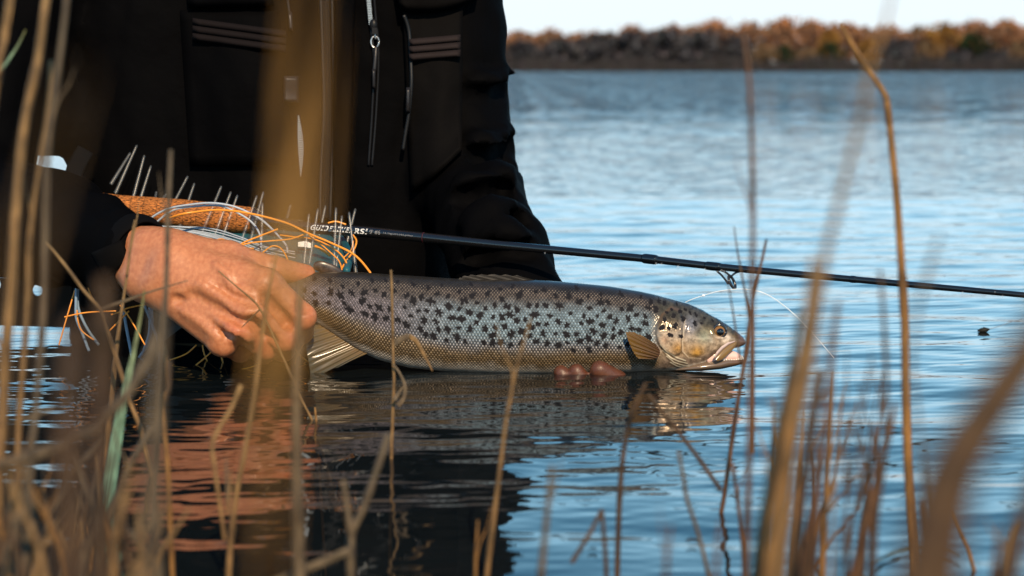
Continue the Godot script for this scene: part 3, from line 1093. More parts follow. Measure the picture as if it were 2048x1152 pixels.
const OPERCLE: Array[Vector2] = [Vector2(1340, 611), Vector2(1322, 624), Vector2(1309, 645), Vector2(1307, 662), Vector2(1312, 680), Vector2(1324, 696), Vector2(1344, 706), Vector2(1361, 700), Vector2(1361, 678), Vector2(1366, 640), Vector2(1358, 617)]
const CHEEK: Array[Vector2] = [Vector2(1368, 634), Vector2(1363, 676), Vector2(1364, 695), Vector2(1374, 707), Vector2(1396, 711), Vector2(1412, 700), Vector2(1424, 684), Vector2(1420, 668), Vector2(1400, 650), Vector2(1385, 636)]
const TEX_A := 372.0
const TEX_B := 1494.0
var top_ := PackedVector2Array(TOP)
var bot_ := PackedVector2Array(BOT)
var wid_ := PackedVector2Array(WID)

func fish_relief(q: Vector2) -> float:
	var up := 0.0
	if q.x > 1295.0:
		var o := PackedVector2Array(OPERCLE)
		var ds := line_distance(q, o)
		if Geometry2D.is_point_in_polygon(q, o): up += 0.0016 * smoothstep(0.0, 4.5, ds) + 0.0003
		else: up -= 0.0011 * exp(-ds * ds / 10.0) * (1.0 if q.x < 1350.0 else 0.3)
		var c := PackedVector2Array(CHEEK)
		ds = line_distance(q, c)
		if Geometry2D.is_point_in_polygon(q, c): up += 0.0014 * smoothstep(0.0, 7.0, ds)
		for g in GILLS:
			ds = line_distance(q, PackedVector2Array(g))
			up += 0.0008 * exp(-ds * ds / 5.0)
		ds = q.distance_to(Vector2(1436, 659))
		up += 0.0009 * exp(-(ds - 14.0) * (ds - 14.0) / 9.0) - 0.0016 * exp(-ds * ds / 100.0)
		ds = q.distance_to(Vector2(1461, 668))
		up -= 0.0008 * exp(-ds * ds / 3.0)
	return up

const GILLS := [[Vector2(1316, 682), Vector2(1330, 697), Vector2(1350, 709), Vector2(1368, 716)], [Vector2(1322, 694), Vector2(1338, 709), Vector2(1354, 717), Vector2(1372, 722)],
	[Vector2(1330, 706), Vector2(1345, 719), Vector2(1360, 725), Vector2(1376, 729)], [Vector2(1338, 719), Vector2(1352, 728), Vector2(1378, 735)]]

# a point of the fish's skin: px along it, a round it (0 back, PI/2 the side towards us)
func fish_point(px: float, a: float, lift := 0.0) -> Vector3:
	var t := along(top_, px)
	var b := along(bot_, px)
	var hh := (b - t) * 0.5
	var py := t + hh - hh * cos(a)
	var w := along(wid_, px)
	var s := sin(a)
	var bulge := signf(s) * pow(absf(s), 0.85)
	return P(px, py, FISH_D) + Vector3(0, 0, bulge * w + signf(s) * lift)

func fish_textures() -> Array:
	var tw := 1344
	var th := 400
	var r := RandomNumberGenerator.new()
	r.seed = 11
	var n1 := noise(71, 0.013, 3)
	var n2 := noise(72, 0.045, 2)
	var n3 := noise(73, 0.25, 2)
	var lum := PackedFloat32Array()
	var col := PackedColorArray()
	var rough := PackedFloat32Array()
	col.resize(tw * th)
	lum.resize(tw * th)
	rough.resize(tw * th)
	var gills := []
	for g in GILLS: gills.append(PackedVector2Array(g))
	var oper := PackedVector2Array(OPERCLE)
	oper.append(oper[0])
	var seam := PackedVector2Array([Vector2(1366, 632), Vector2(1361, 677), Vector2(1362, 697), Vector2(1374, 710), Vector2(1398, 713)])
	var back := Color(0.024, 0.021, 0.017)
	var shoulder := Color(0.070, 0.054, 0.042)
	var silver := Color(0.155, 0.212, 0.245)
	var mauve := Color(0.135, 0.118, 0.13)
	var brass := Color(0.135, 0.092, 0.048)
	var belly := Color(0.40, 0.365, 0.32)
	for i in tw:
		var px := lerpf(TEX_A, TEX_B, (i + 0.5) / tw)
		var t := along(top_, px)
		var b := along(bot_, px)
		var front := smoothstep(760.0, 960.0, px)
		for j in th:
			var v := (j + 0.5) / th
			var a := v * PI
			var f := 0.5 - 0.5 * cos(a)
			var py := lerpf(t, b, f)
			var drift := 0.05 * n1.get_noise_2d(px, py)
			var g := f + drift
			var c := back.lerp(shoulder, smoothstep(0.02, 0.14, g))
			c = c.lerp(mauve.lerp(silver, front), smoothstep(0.14, 0.34, g))
			c = c.lerp(mauve.lerp(silver, 0.35) * 0.95, smoothstep(0.52, 0.68, g))
			c = c.lerp(brass, smoothstep(0.62, 0.80, g + 0.10 * (1.0 - front)))
			c = c.lerp(belly, smoothstep(0.84, 0.96, g))
			c = c * (1.0 + 0.22 * n2.get_noise_2d(px, py * 1.6))
			# scales: overlapping rows
			var s := (a - PI * 0.5) * 62.0
			var row := floorf(s / 3.7)
			var best := 9.0
			var jit := 1.0
			for k in 2:
				var rr := row + k
				var off := 3.2 if int(absf(rr)) % 2 == 1 else 0.0
				var qx := (px + off) / 6.4
				var dx := (qx - roundf(qx)) * 6.4
				var dy := s - rr * 3.7
				var m := (dx * dx) / 10.5 + (dy * dy) / 8.0
				if m < best:
					best = m
					var hs := sin(rr * 12.9898 + roundf(qx) * 78.233) * 43758.5453
					jit = 0.62 + 0.76 * (hs - floorf(hs))
			var sc := exp(-best * 1.9)
			var body := 1.0 - smoothstep(1292.0, 1318.0, px + (py - 650.0) * 0.12 if py < 650.0 else px + (py - 650.0) * -0.15)
			var visible := body * smoothstep(0.0, 0.10, f) * (1.0 - 0.55 * smoothstep(0.86, 0.97, f))
			var lift := lerpf(1.0, 0.17 + 1.42 * sc * jit, visible)
			c = c * lift * 0.86
			var h := lerpf(0.5, sc, visible)
			var rg := lerpf(0.38, 0.28, sc)
			if body < 1.0:
				# head: olive crown, pearly and brassy gill plates
				var hc := Color(0.050, 0.046, 0.034).lerp(Color(0.135, 0.095, 0.048), smoothstep(0.16, 0.36, g))
				hc = hc.lerp(Color(0.35, 0.265, 0.185), smoothstep(0.32, 0.48, g))
				var q := Vector2(px, py)
				hc = hc.lerp(Color(0.25, 0.27, 0.33), 0.6 * exp(-q.distance_squared_to(Vector2(1376, 646)) / 260.0))
				hc = hc.lerp(Color(0.42, 0.22, 0.06), 0.85 * exp(-q.distance_squared_to(Vector2(1352, 690)) / 170.0))
				hc = hc.lerp(Color(0.46, 0.24, 0.05), 0.95 * exp(-q.distance_squared_to(Vector2(1390, 700)) / 260.0))
				hc = hc.lerp(Color(0.24, 0.25, 0.17), 0.7 * exp(-q.distance_squared_to(Vector2(1405, 668)) / 220.0))
				hc = hc.lerp(Color(0.30, 0.17, 0.10), 0.6 * exp(-q.distance_squared_to(Vector2(1326, 672)) / 80.0))
				hc = hc.lerp(Color(0.62, 0.53, 0.44), 0.9 * exp(-(q - Vector2(1448, 673)).length_squared() / 90.0))
				hc = hc.lerp(Color(0.21, 0.15, 0.11), smoothstep(0.74, 0.84, g) * (1.0 - smoothstep(0.90, 0.96, g)))
				hc = hc.lerp(Color(0.66, 0.60, 0.52), smoothstep(0.90, 0.97, g))
				hc = hc.lerp(Color(0.10, 0.062, 0.05), smoothstep(1462.0, 1482.0, px))
				hc = hc * (0.92 + 0.55 * n2.get_noise_2d(px * 1.5, py * 1.5) + 0.25 * n3.get_noise_2d(px, py))
				var ds := line_distance(q, oper)
				if px < 1356.0: hc = hc.lerp(Color(0.10, 0.065, 0.04), 0.85 * exp(-ds * ds / 7.0))
				ds = line_distance(q, seam)
				hc = hc.lerp(Color(0.62, 0.50, 0.36), 0.8 * exp(-ds * ds / 1.6))
				ds = line_distance(q + Vector2(2.6, 0), seam)
				hc = hc.lerp(Color(0.12, 0.075, 0.04), 0.5 * exp(-ds * ds / 2.5))
				for gl in gills:
					ds = line_distance(q, gl)
					hc = hc.lerp(Color(0.70, 0.62, 0.46), 0.9 * exp(-ds * ds / 1.4))
					ds = line_distance(q + Vector2(0, -3.6), gl)
					hc = hc.lerp(Color(0.09, 0.055, 0.03), 0.65 * exp(-ds * ds / 3.0))
				c = hc.lerp(c, body)
				h = lerpf(0.5 + 0.12 * n3.get_noise_2d(px * 0.7, py * 0.7), h, body)
				rg = lerpf(0.16, rg, body)
			col[j * tw + i] = c
			lum[j * tw + i] = h
			rough[j * tw + i] = rg
	# spots
	var spots := []
	for tries in 6000:
		var px := r.randf_range(596.0, 1318.0)
		var t := along(top_, px)
		var b := along(bot_, px)
		var low := along(PackedVector2Array([Vector2(590, 600), Vector2(700, 620), Vector2(800, 640), Vector2(880, 674), Vector2(1000, 680), Vector2(1100, 694), Vector2(1250, 694), Vector2(1300, 672)]), px)
		var py := r.randf_range(t + 7.0, low)
		if px > 1300.0 and py > 600.0: continue
		var gap := 17.0 + 5.0 * n1.get_noise_2d(px * 2.0, py * 2.0) + (2.5 if px < 800.0 else 0.0) + maxf(0.0, 6.0 - (py - t) * 0.2)
		var p := Vector3(px, py, (r.randf_range(4.6, 6.2) if r.randf() < 0.35 else r.randf_range(6.2, 9.0)) * (0.72 if py - t < 22.0 else 1.0))
		var ok := true
		for s in spots:
			if Vector2(s.x - px, (s.y - py) * 1.05).length() < gap: ok = false
		if ok: spots.append(p)
	var body_spots := spots.size()
	for s in [[385, 485, 29], [415, 402, 22], [440, 330, 15], [455, 490, 20], [475, 565, 24], [530, 465, 29], [515, 362, 24], [590, 580, 20], [620, 400, 26], [590, 322, 20], [495, 300, 15], [745, 447, 24], [820, 450, 14], [700, 340, 16], [765, 365, 18], [650, 308, 16], [325, 300, 30], [420, 235, 22], [270, 222, 24], [950, 430, 14], [860, 400, 12], [560, 250, 12]]:
		spots.append(Vector3(1250.0 + s[0] * 0.1823, 560.0 + s[1] * 0.1823, s[2] * 0.235))
	for k in spots.size():
		var s: Vector3 = spots[k]
		var t := along(top_, s.x)
		var b := along(bot_, s.x)
		var arms := r.randi_range(4, 6)
		var ph := r.randf() * TAU
		var jag := r.randf_range(0.10, 0.30) if k < body_spots else 0.06
		var i0 := int((s.x - 12.0 - TEX_A) / (TEX_B - TEX_A) * tw)
		var i1 := int((s.x + 12.0 - TEX_A) / (TEX_B - TEX_A) * tw)
		var f0 := clampf((s.y - 12.0 - t) / (b - t), 0, 1)
		var f1 := clampf((s.y + 12.0 - t) / (b - t), 0, 1)
		for i in range(maxi(i0, 0), mini(i1, tw)):
			var px := lerpf(TEX_A, TEX_B, (i + 0.5) / tw)
			for j in range(int(acos(1 - 2 * f0) / PI * th), mini(int(acos(1 - 2 * f1) / PI * th) + 1, th)):
				var py := lerpf(t, b, 0.5 - 0.5 * cos((j + 0.5) / th * PI))
				var dx := px - s.x
				var dy := py - s.y
				var d := sqrt(dx * dx + dy * dy)
				var an := atan2(dy, dx)
				var lim := s.z * (1.0 + jag * cos(arms * an + ph) + 0.16 * cos(2.0 * an + ph * 3.0) + 0.5 * n3.get_noise_2d(px * 0.6, py * 0.6))
				var w := 1.0 - smoothstep(lim * 0.66, lim * 1.15, d)
				if w > 0.0:
					var at := j * tw + i
					col[at] = col[at].lerp(Color(0.0035, 0.003, 0.0050), w)
					rough[at] = lerpf(rough[at], 0.85, w)
					lum[at] = lerpf(lum[at], 0.5, w * 0.6)
				elif d < lim * 1.9 and k < body_spots:
					var at := j * tw + i
					col[at] = col[at] * (1.0 + 0.12 * (1.0 - d / (lim * 1.9)))
	var albedo := PackedByteArray()
	albedo.resize(tw * th * 3)
	var bump := Image.create(tw, th, false, Image.FORMAT_RGB8)
	var gloss := PackedByteArray()
	gloss.resize(tw * th)
	for k in tw * th:
		var c := col[k].linear_to_srgb()
		albedo[k * 3] = clampi(int(c.r * 255.0), 0, 255)
		albedo[k * 3 + 1] = clampi(int(c.g * 255.0), 0, 255)
		albedo[k * 3 + 2] = clampi(int(c.b * 255.0), 0, 255)
		gloss[k] = clampi(int(rough[k] * 255.0), 0, 255)
		var x := k % tw
		var y := k / tw
		var gx := lum[y * tw + mini(x + 1, tw - 1)] - lum[y * tw + maxi(x - 1, 0)]
		var gy := lum[mini(y + 1, th - 1) * tw + x] - lum[maxi(y - 1, 0) * tw + x]
		var nn := Vector3(-gx * 1.6, gy * 1.6, 1.0).normalized()
		bump.set_pixel(x, y, Color(nn.x * 0.5 + 0.5, nn.y * 0.5 + 0.5, nn.z * 0.5 + 0.5))
	return [ImageTexture.create_from_image(Image.create_from_data(tw, th, false, Image.FORMAT_RGB8, albedo)), ImageTexture.create_from_image(bump), ImageTexture.create_from_image(Image.create_from_data(tw, th, false, Image.FORMAT_L8, gloss))]

# a fin as a fan of ridged rays between two edges; pairs of [base, tip] points
func fin(called: String, rays: Array, per: int, ridge: float, thick: float, m: Material, parent: Node3D, cols: Array) -> MeshInstance3D:
	var mb := MB.new()
	var us := (rays.size() - 1) * per + 1
	var vs := 12
	for face in [1.0, -1.0]:
		var rows := []
		var tint := []
		for j in vs + 1:
			var w := float(j) / vs
			var row := PackedVector3Array()
			for i in us:
				var k := mini(i / per, rays.size() - 2)
				var t := float(i) / per - k
				var a: Vector3 = rays[k][0].lerp(rays[k + 1][0], t)
				var b: Vector3 = rays[k][1].lerp(rays[k + 1][1], t)
				var p := a.lerp(b, w)
				p += Vector3(0, 0.0006 * sin(i * 1.7) * w, 0)
				var body := thick * (1.0 - 0.75 * w)
				var rib := ridge * (0.5 + 0.5 * cos(TAU * t)) * (1.0 - 0.45 * w) * (1.0 - smoothstep(0.86, 1.0, w))
				p.z += face * (body + rib)
				row.append(p)
			rows.append(row)
			tint.append(cols[0].lerp(cols[1], w))
		mb.grid(rows, false, [], tint, face > 0)
	return put(called, mb, m, parent)

func fish() -> void:
	var base := P(1000, 745, FISH_D)
	var t := thing("trout", "silver brown trout covered in black spots, held at the water's surface with its mouth open", "fish", base)
	var tex := fish_textures()
	var skin := mat(1, 1, 1, 1.0, 0.42)
	skin.albedo_texture = tex[0]
	skin.normal_enabled = true
	skin.normal_texture = tex[1]
	skin.normal_scale = 1.0
	skin.roughness_texture = tex[2]
	skin.roughness_texture_channel = BaseMaterial3D.TEXTURE_CHANNEL_RED
	skin.metallic = 0.15
	M.fish = skin
	var mb := MB.new()
	var xs := PackedFloat32Array()
	var x := TEX_A + 8.0
	while x < 1491.0:
		xs.append(x)
		x += 2.5 if x > 1290.0 else 8.0
	xs.append(1491.0)
	var na := 120
	var rows := []
	var uvs := []
	for px in xs:
		var row := PackedVector3Array()
		var u := PackedVector2Array()
		for i in na:
			var a := TAU * i / na
			var v := a if a <= PI else TAU - a
			var lift := 0.0
			if px > 1290.0 and px < 1480.0:
				var f := 0.5 - 0.5 * cos(v)
				lift = fish_relief(Vector2(px, lerpf(along(top_, px), along(bot_, px), f))) * sin(v)
			row.append(fish_point(px, a, lift))
			u.append(Vector2((px - TEX_A) / (TEX_B - TEX_A), v / PI))
		rows.append(row)
		uvs.append(u)
	mb.grid(rows, true, uvs)
	put("body", mb, skin, t)

	# lower jaw
	var jaw_t := PackedVector2Array([Vector2(1330, 734), Vector2(1370, 726), Vector2(1400, 719), Vector2(1430, 714), Vector2(1454, 709), Vector2(1469, 713), Vector2(1485, 717), Vector2(1492, 720)])
	var jaw_b := PackedVector2Array([Vector2(1330, 742), Vector2(1400, 741), Vector2(1440, 738), Vector2(1465, 733), Vector2(1480, 729), Vector2(1488, 726), Vector2(1492, 723)])
	var jaw_w := PackedVector2Array([Vector2(1330, 0.006), Vector2(1360, 0.0125), Vector2(1395, 0.0165), Vector2(1430, 0.0150), Vector2(1460, 0.0105), Vector2(1482, 0.0065), Vector2(1492, 0.002)])
	var jaw := MB.new()
	rows = []
	var tints := []
	for k in 41:
		var px := lerpf(1330, 1492, k / 40.0)
		var row := PackedVector3Array()
		var a0 := along(jaw_t, px)
		var b0 := along(jaw_b, px)
		for i in 28:
			var a := TAU * i / 28.0
			row.append(P(px, (a0 + b0) * 0.5 - (b0 - a0) * 0.5 * cos(a), FISH_D) + Vector3(0, 0, sin(a) * along(jaw_w, px)))
		rows.append(row)
		tints.append(Color(0.13, 0.092, 0.066).lerp(Color(0.11, 0.056, 0.026), smoothstep(1440.0, 1488.0, px)))
	jaw.grid(rows, true, [], tints)
	var jm := mat(1, 1, 1, 0.16, 0.6)
	jm.vertex_color_use_as_albedo = true
	var jn := put("lower_jaw", jaw, jm, t)
	# tongue and mouth lining, teeth
	mb = MB.new()
	var tp := PackedVector3Array([P(1412, 714, FISH_D) + Vector3(0, 0, 0.005), P(1440, 710, FISH_D) + Vector3(0, 0, 0.006), P(1464, 711, FISH_D) + Vector3(0, 0, 0.005), P(1478, 715, FISH_D) + Vector3(0, 0, 0.002)])
	mb.tube(curve(tp, 5), taper(16, 0.0078, 0.0030), 10, 1.0)
	put("tongue", mb, mat(0.72, 0.46, 0.40, 0.12, 0.6), jn)
	mb = MB.new()
	for k in 9:
		var px := 1446.0 + 5.0 * k
		for e in [-1.0, 1.0]:
			var w := along(jaw_w, px) * 0.86
			mb.tube(PackedVector3Array([P(px, 718, FISH_D) + Vector3(0, 0, w * e), P(px - 1.5, 712, FISH_D) + Vector3(0, 0, w * e)]), PackedFloat32Array([0.0009, 0.0002]), 5)
	put("teeth", mb, mat(0.85, 0.80, 0.72, 0.2), jn)
	# upper jaw bones, eyes
	for e in [1.0, -1.0]:
		var plate := MB.new()
		var spine := [[1470, 682, 5.0, 0.0100], [1458, 688, 9.0, 0.0135], [1446, 697, 10.5, 0.0160], [1436, 706, 9.8, 0.0178], [1428, 713, 6.0, 0.0188]]
		var lines := []
		var tn := []
		for q in 9:
			var w := q / 8.0 * 2.0 - 1.0
			var row := PackedVector3Array()
			for s in spine:
				var pt := Vector2(s[0], s[1]) + Vector2(0.62, 0.78) * w * float(s[2])
				row.append(P(pt.x, pt.y, FISH_D) + Vector3(0, 0, e * (s[3] + 0.0032 - 0.0032 * w * w)))
			lines.append(row)
			tn.append(Color(0.48, 0.39, 0.37) if q < 2 else (Color(0.10, 0.06, 0.03) if q == 2 else Color(0.17, 0.105, 0.035).lerp(Color(0.30, 0.18, 0.08), absf(w))))
		plate.grid(lines, false, [], tn, e < 0)
		put("upper_jaw_plate", plate, jm, t)
		var c := P(1436, 659, FISH_D) + Vector3(0, 0, e * 0.0142)
		mb = MB.new()
		mb.ball(c, Vector3(0.0052, 0.0052, 0.0036), Basis(), 20, 12)
		var ball := put("eye", mb, mat(0.20, 0.095, 0.020, 0.08, 0.6), t)
		mb = MB.new()
		mb.ball(c + Vector3(0.0004, -0.0004, e * 0.0024), Vector3(0.0034, 0.0034, 0.0020), Basis(), 16, 10)
		put("pupil", mb, mat(0.004, 0.004, 0.005, 0.03, 0.7), ball)
		mb = MB.new()
		var rim := PackedVector3Array()
		for k in 25:
			var a := TAU * k / 24.0
			rim.append(c + Vector3(cos(a) * 0.0055, sin(a) * 0.0055, e * 0.0006))
		mb.tube(rim, taper(25, 0.0014, 0.0014), 6)
		put("eye_rim", mb, mat(0.018, 0.018, 0.02, 0.15, 0.6), ball)

	# fins
	var fm := mat(1, 1, 1, 0.2, 0.45)
	fm.vertex_color_use_as_albedo = true
	var fan := func(list: Array) -> Array:
		var out := []
		for q in list: out.append([P(q[0], q[1], q[2]), P(q[3], q[4], q[5])])
		return out
	fin("anal_fin", fan.call([[640, 648, 2.096, 616, 652, 2.088], [650, 655, 2.096, 612, 664, 2.086], [660, 662, 2.095, 612, 676, 2.085], [670, 668, 2.095, 612, 688, 2.084], [680, 675, 2.095, 613, 700, 2.084], [690, 682, 2.094, 615, 711, 2.084], [700, 688, 2.094, 617, 722, 2.085], [709, 694, 2.094, 619, 734, 2.086], [718, 699, 2.093, 621, 749, 2.088], [727, 703, 2.093, 646, 746, 2.089], [735, 706, 2.093, 690, 728, 2.091]]),
		6, 0.0017, 0.0012, fm, t, [Color(0.125, 0.085, 0.040), Color(0.050, 0.048, 0.036)])
	fin("pectoral_fin", fan.call([[1308, 718, 2.070, 1276, 717, 2.064], [1313, 716, 2.069, 1269, 708, 2.063], [1317, 713, 2.068, 1263, 697, 2.062], [1319, 709, 2.068, 1259, 687, 2.061], [1320, 704, 2.068, 1254, 675, 2.060], [1319, 699, 2.068, 1252, 665, 2.060], [1316, 694, 2.068, 1262, 663, 2.062], [1312, 689, 2.069, 1282, 671, 2.065]]).map(func(q): return q),
		6, 0.0010, 0.0010, fm, t, [Color(0.060, 0.030, 0.012), Color(0.115, 0.062, 0.013)])
	fin("pectoral_fin", fan.call([[1322, 712, 2.134, 1252, 690, 2.150], [1327, 704, 2.134, 1268, 680, 2.152], [1328, 694, 2.133, 1296, 684, 2.150]]), 6, 0.0010, 0.0010, fm, t, [Color(0.17, 0.085, 0.025), Color(0.25, 0.155, 0.035)])
	var dark := mat(0.022, 0.020, 0.018, 0.5, 0.3)
	fin("dorsal_fin", fan.call([[1075, 562, 2.1, 1040, 552, 2.098], [1050, 561, 2.1, 1010, 550, 2.098], [1020, 561, 2.1, 975, 549, 2.098], [990, 561, 2.1, 945, 550, 2.098], [960, 561, 2.1, 926, 553, 2.098], [925, 560, 2.1, 916, 558, 2.098]]),
		5, 0.0006, 0.0012, dark, t, [Color.WHITE, Color.WHITE])
	var adi := mat(0.075, 0.052, 0.042, 0.3, 0.5)
	adi.albedo_texture = noise_tex(81, 0.05, Color(0.25, 0.2, 0.2), Color(1, 1, 1), 128)
	triplanar(adi, 30.0)
	mb = MB.new()
	var ac := curve(PackedVector3Array([P(684, 548, 2.1), P(662, 540, 2.099), P(642, 533, 2.098), P(627, 532, 2.098)]), 5)
	mb.tube(ac, PackedFloat32Array([0.002, 0.003, 0.004, 0.0046, 0.005, 0.0052, 0.0053, 0.0053, 0.0053, 0.0052, 0.0050, 0.0047, 0.0043, 0.0038, 0.0030, 0.0016]), 12, 0.35)
	put("adipose_fin", mb, adi, t)
	fin("tail_fin", fan.call([[392, 572, 2.1, 330, 530, 2.11], [390, 588, 2.1, 318, 560, 2.11], [388, 604, 2.1, 326, 600, 2.11], [390, 618, 2.1, 316, 645, 2.11], [392, 634, 2.1, 328, 682, 2.11]]), 6, 0.0008, 0.0014, dark, t, [Color.WHITE, Color.WHITE])

# ------------------------------------------------------------------ fly rod
const ROD: Array[Vector3] = [Vector3(520, 441, 5.7), Vector3(620, 455, 5.7), Vector3(740, 464, 5.2), Vector3(1000, 490, 3.9), Vector3(1290, 517, 3.5), Vector3(1430, 533, 3.2), Vector3(1700, 558, 2.9), Vector3(2048, 590, 2.5), Vector3(2700, 652, 1.9)]

func rod_at(px: float) -> Vector3:
	for k in ROD.size() - 1:
		if px <= ROD[k + 1].x or k == ROD.size() - 2:
			var t := (px - ROD[k].x) / (ROD[k + 1].x - ROD[k].x)
			return P(px, lerpf(ROD[k].y, ROD[k + 1].y, t), 2.275 - 0.000145 * (px - 520.0))
	return Vector3.ZERO

func rod_radius(px: float) -> float:
	for k in ROD.size() - 1:
		if px <= ROD[k + 1].x or k == ROD.size() - 2:
			return lerpf(ROD[k].z, ROD[k + 1].z, (px - ROD[k].x) / (ROD[k + 1].x - ROD[k].x)) * 0.001
	return 0.002

# lettering wrapped round the blank
func rod_text(called: String, text: String, x0: float, x1: float, tall: float, m: Material, parent: Node3D, bold: bool, shear: float) -> void:
	var font := SystemFont.new()
	font.font_names = PackedStringArray(["Droid Sans"])
	if bold: font.font_weight = 700
	var tm := TextMesh.new()
	tm.text = text
	tm.font = font
	tm.font_size = 48
	tm.pixel_size = 0.01
	tm.depth = 0.0
	tm.curve_step = 1.0
	var arr := tm.surface_get_arrays(0)
	var pts: PackedVector3Array = arr[Mesh.ARRAY_VERTEX]
	var ids: PackedInt32Array = arr[Mesh.ARRAY_INDEX]
	if pts.is_empty(): return
	var box := AABB(pts[0], Vector3.ZERO)
	for p in pts: box = box.expand(p)
	var mb := MB.new()
	for p in pts:
		var w := (p.y - box.position.y) / box.size.y - 0.5
		var px := lerpf(x0, x1, (p.x - box.position.x) / box.size.x) + shear * w
		var c := rod_at(px)
		var t := (rod_at(px + 4.0) - c).normalized()
		var up := Vector3(0, 0, 1).cross(t).normalized()
		var front := t.cross(up).normalized()
		var r := rod_radius(px) + 0.00015
		var a := w * tall * 0.001 / r + 0.12
		mb.add(c + front * cos(a) * r + up * sin(a) * r)
	for k in range(0, ids.size(), 3): mb.tri(ids[k], ids[k + 2], ids[k + 1])
	put(called, mb, m, parent)

func rod() -> void:
	var t := thing("fly_rod", "slim black fly rod with cork grip lying across the angler's lap above the fish", "fishing rod", P(520, 441, 2.275))
	var mb := MB.new()
	var pts := PackedVector3Array()
	var radii := PackedFloat32Array()
	for k in 110:
		var px := 515.0 + 20.0 * k
		pts.append(rod_at(px))
		radii.append(rod_radius(px))
	mb.tube(pts, radii, 20)
	var blank := put("blank", mb, M.rod, t)
	# cork grip with a swollen front end
	mb = MB.new()
	var c := PackedVector3Array()
	var r := PackedFloat32Array()
	for s in [[130, 400, 0.0105], [200, 409, 0.0112], [240, 415, 0.0118], [300, 420, 0.0124], [360, 426, 0.0132], [420, 433, 0.0134], [470, 438, 0.0130], [500, 440, 0.0122], [506, 440.5, 0.0122]]:
		c.append(P(s[0], s[1], 2.285))
		r.append(s[2])
	mb.tube(c, r, 32, 1.0, Vector3(0, 0, 1), [], 9.0)
	put("cork_grip", mb, M.cork, t)
	mb = MB.new()
	mb.tube(PackedVector3Array([P(505, 440.4, 2.284), P(509, 441, 2.284), P(524, 442.5, 2.282), P(530, 443, 2.281)]), PackedFloat32Array([0.0126, 0.0128, 0.0085, 0.006]), 28)
	put("winding_check", mb, M.ring, t)
	# whippings and the ferrule
	for s in [[1284, 1316, 1.9], [1410, 1442, 1.25], [1700, 1712, 0.5], [530, 560, 0.6]]:
		mb = MB.new()
		c = PackedVector3Array()
		r = PackedFloat32Array()
		for k in 9:
			var px := lerpf(s[0], s[1], k / 8.0)
			c.append(rod_at(px))
			var bulge: float = s[2] * 0.0005 * (1.0 - pow(absf(k / 4.0 - 1.0), 6.0))
			r.append(rod_radius(px) + bulge + 0.0001)
		mb.tube(c, r, 20)
		put("whipping", mb, M.wrap, t)
	rod_text("lettering", "GUIDELINE.", 626, 706, 5.2, M.print, blank, true, 3.5)
	rod_text("lettering", "RSi", 713, 738, 5.2, M.print, blank, true, 1.5)
	rod_text("lettering", "9' #6", 743, 764, 3.6, M.print_grey, blank, false, 0.0)
	rod_text("lettering", "14-16g/215-245 grains", 770, 829, 1.7, M.print_grey, blank, false, 0.0)
	mb = MB.new()
	mb.tube(PackedVector3Array([rod_at(846), rod_at(848)]), PackedFloat32Array([rod_radius(845) + 0.0002, rod_radius(849) + 0.0002]), 20)
	put("red_band", mb, M.print_red, blank)
	# the hanging line guide
	mb = MB.new()
	var d := 2.139
	var ring := PackedVector3Array()
	for k in 25:
		var a := TAU * k / 24.0
		var p := Vector2(cos(a) * 4.2, sin(a) * 13.5).rotated(-0.42)
		ring.append(P(1464 + p.x, 564 + p.y, d + 0.003 * cos(a)))
	mb.tube(ring, taper(25, 0.0013, 0.0013), 8)
	var guide := put("line_guide", mb, M.ring, t)
	for s in [[1434, 542, 1457, 568], [1440, 540, 1462, 553], [1480, 543, 1462, 553]]:
		mb = MB.new()
		var a := P(s[0], s[1], d)
		var b := P(s[2], s[3], d)
		mb.tube(curve(PackedVector3Array([a, a.lerp(b, 0.5) + Vector3(0, 0.001, 0), b]), 4), taper(9, 0.0010, 0.0009), 7)
		put("guide_leg", mb, M.ring, guide)
	# water beads on the blank
	var dr := [[1312, 527, 0.0011], [1323, 528, 0.0009], [1356, 534, 0.0015], [1410, 538, 0.0009], [1448, 543, 0.0010], [1650, 562, 0.0009], [1925, 586, 0.0012], [2005, 593, 0.0010], [1990, 584, 0.0008], [1090, 506, 0.0008]]
	for s in dr:
		mb = MB.new()
		mb.ball(P(s[0], s[1], 2.272 - 0.000145 * (float(s[0]) - 520.0)), Vector3(s[2], s[2] * 1.15, s[2]), Basis(), 10, 8)
		put("water_drop", mb, M.drop, t)

# ------------------------------------------------------------------ line tray
func floor_depth(py: float) -> float:
	return lerpf(2.325, 2.175, clampf((py - 448.0) / 82.0, -0.6, 1.4))

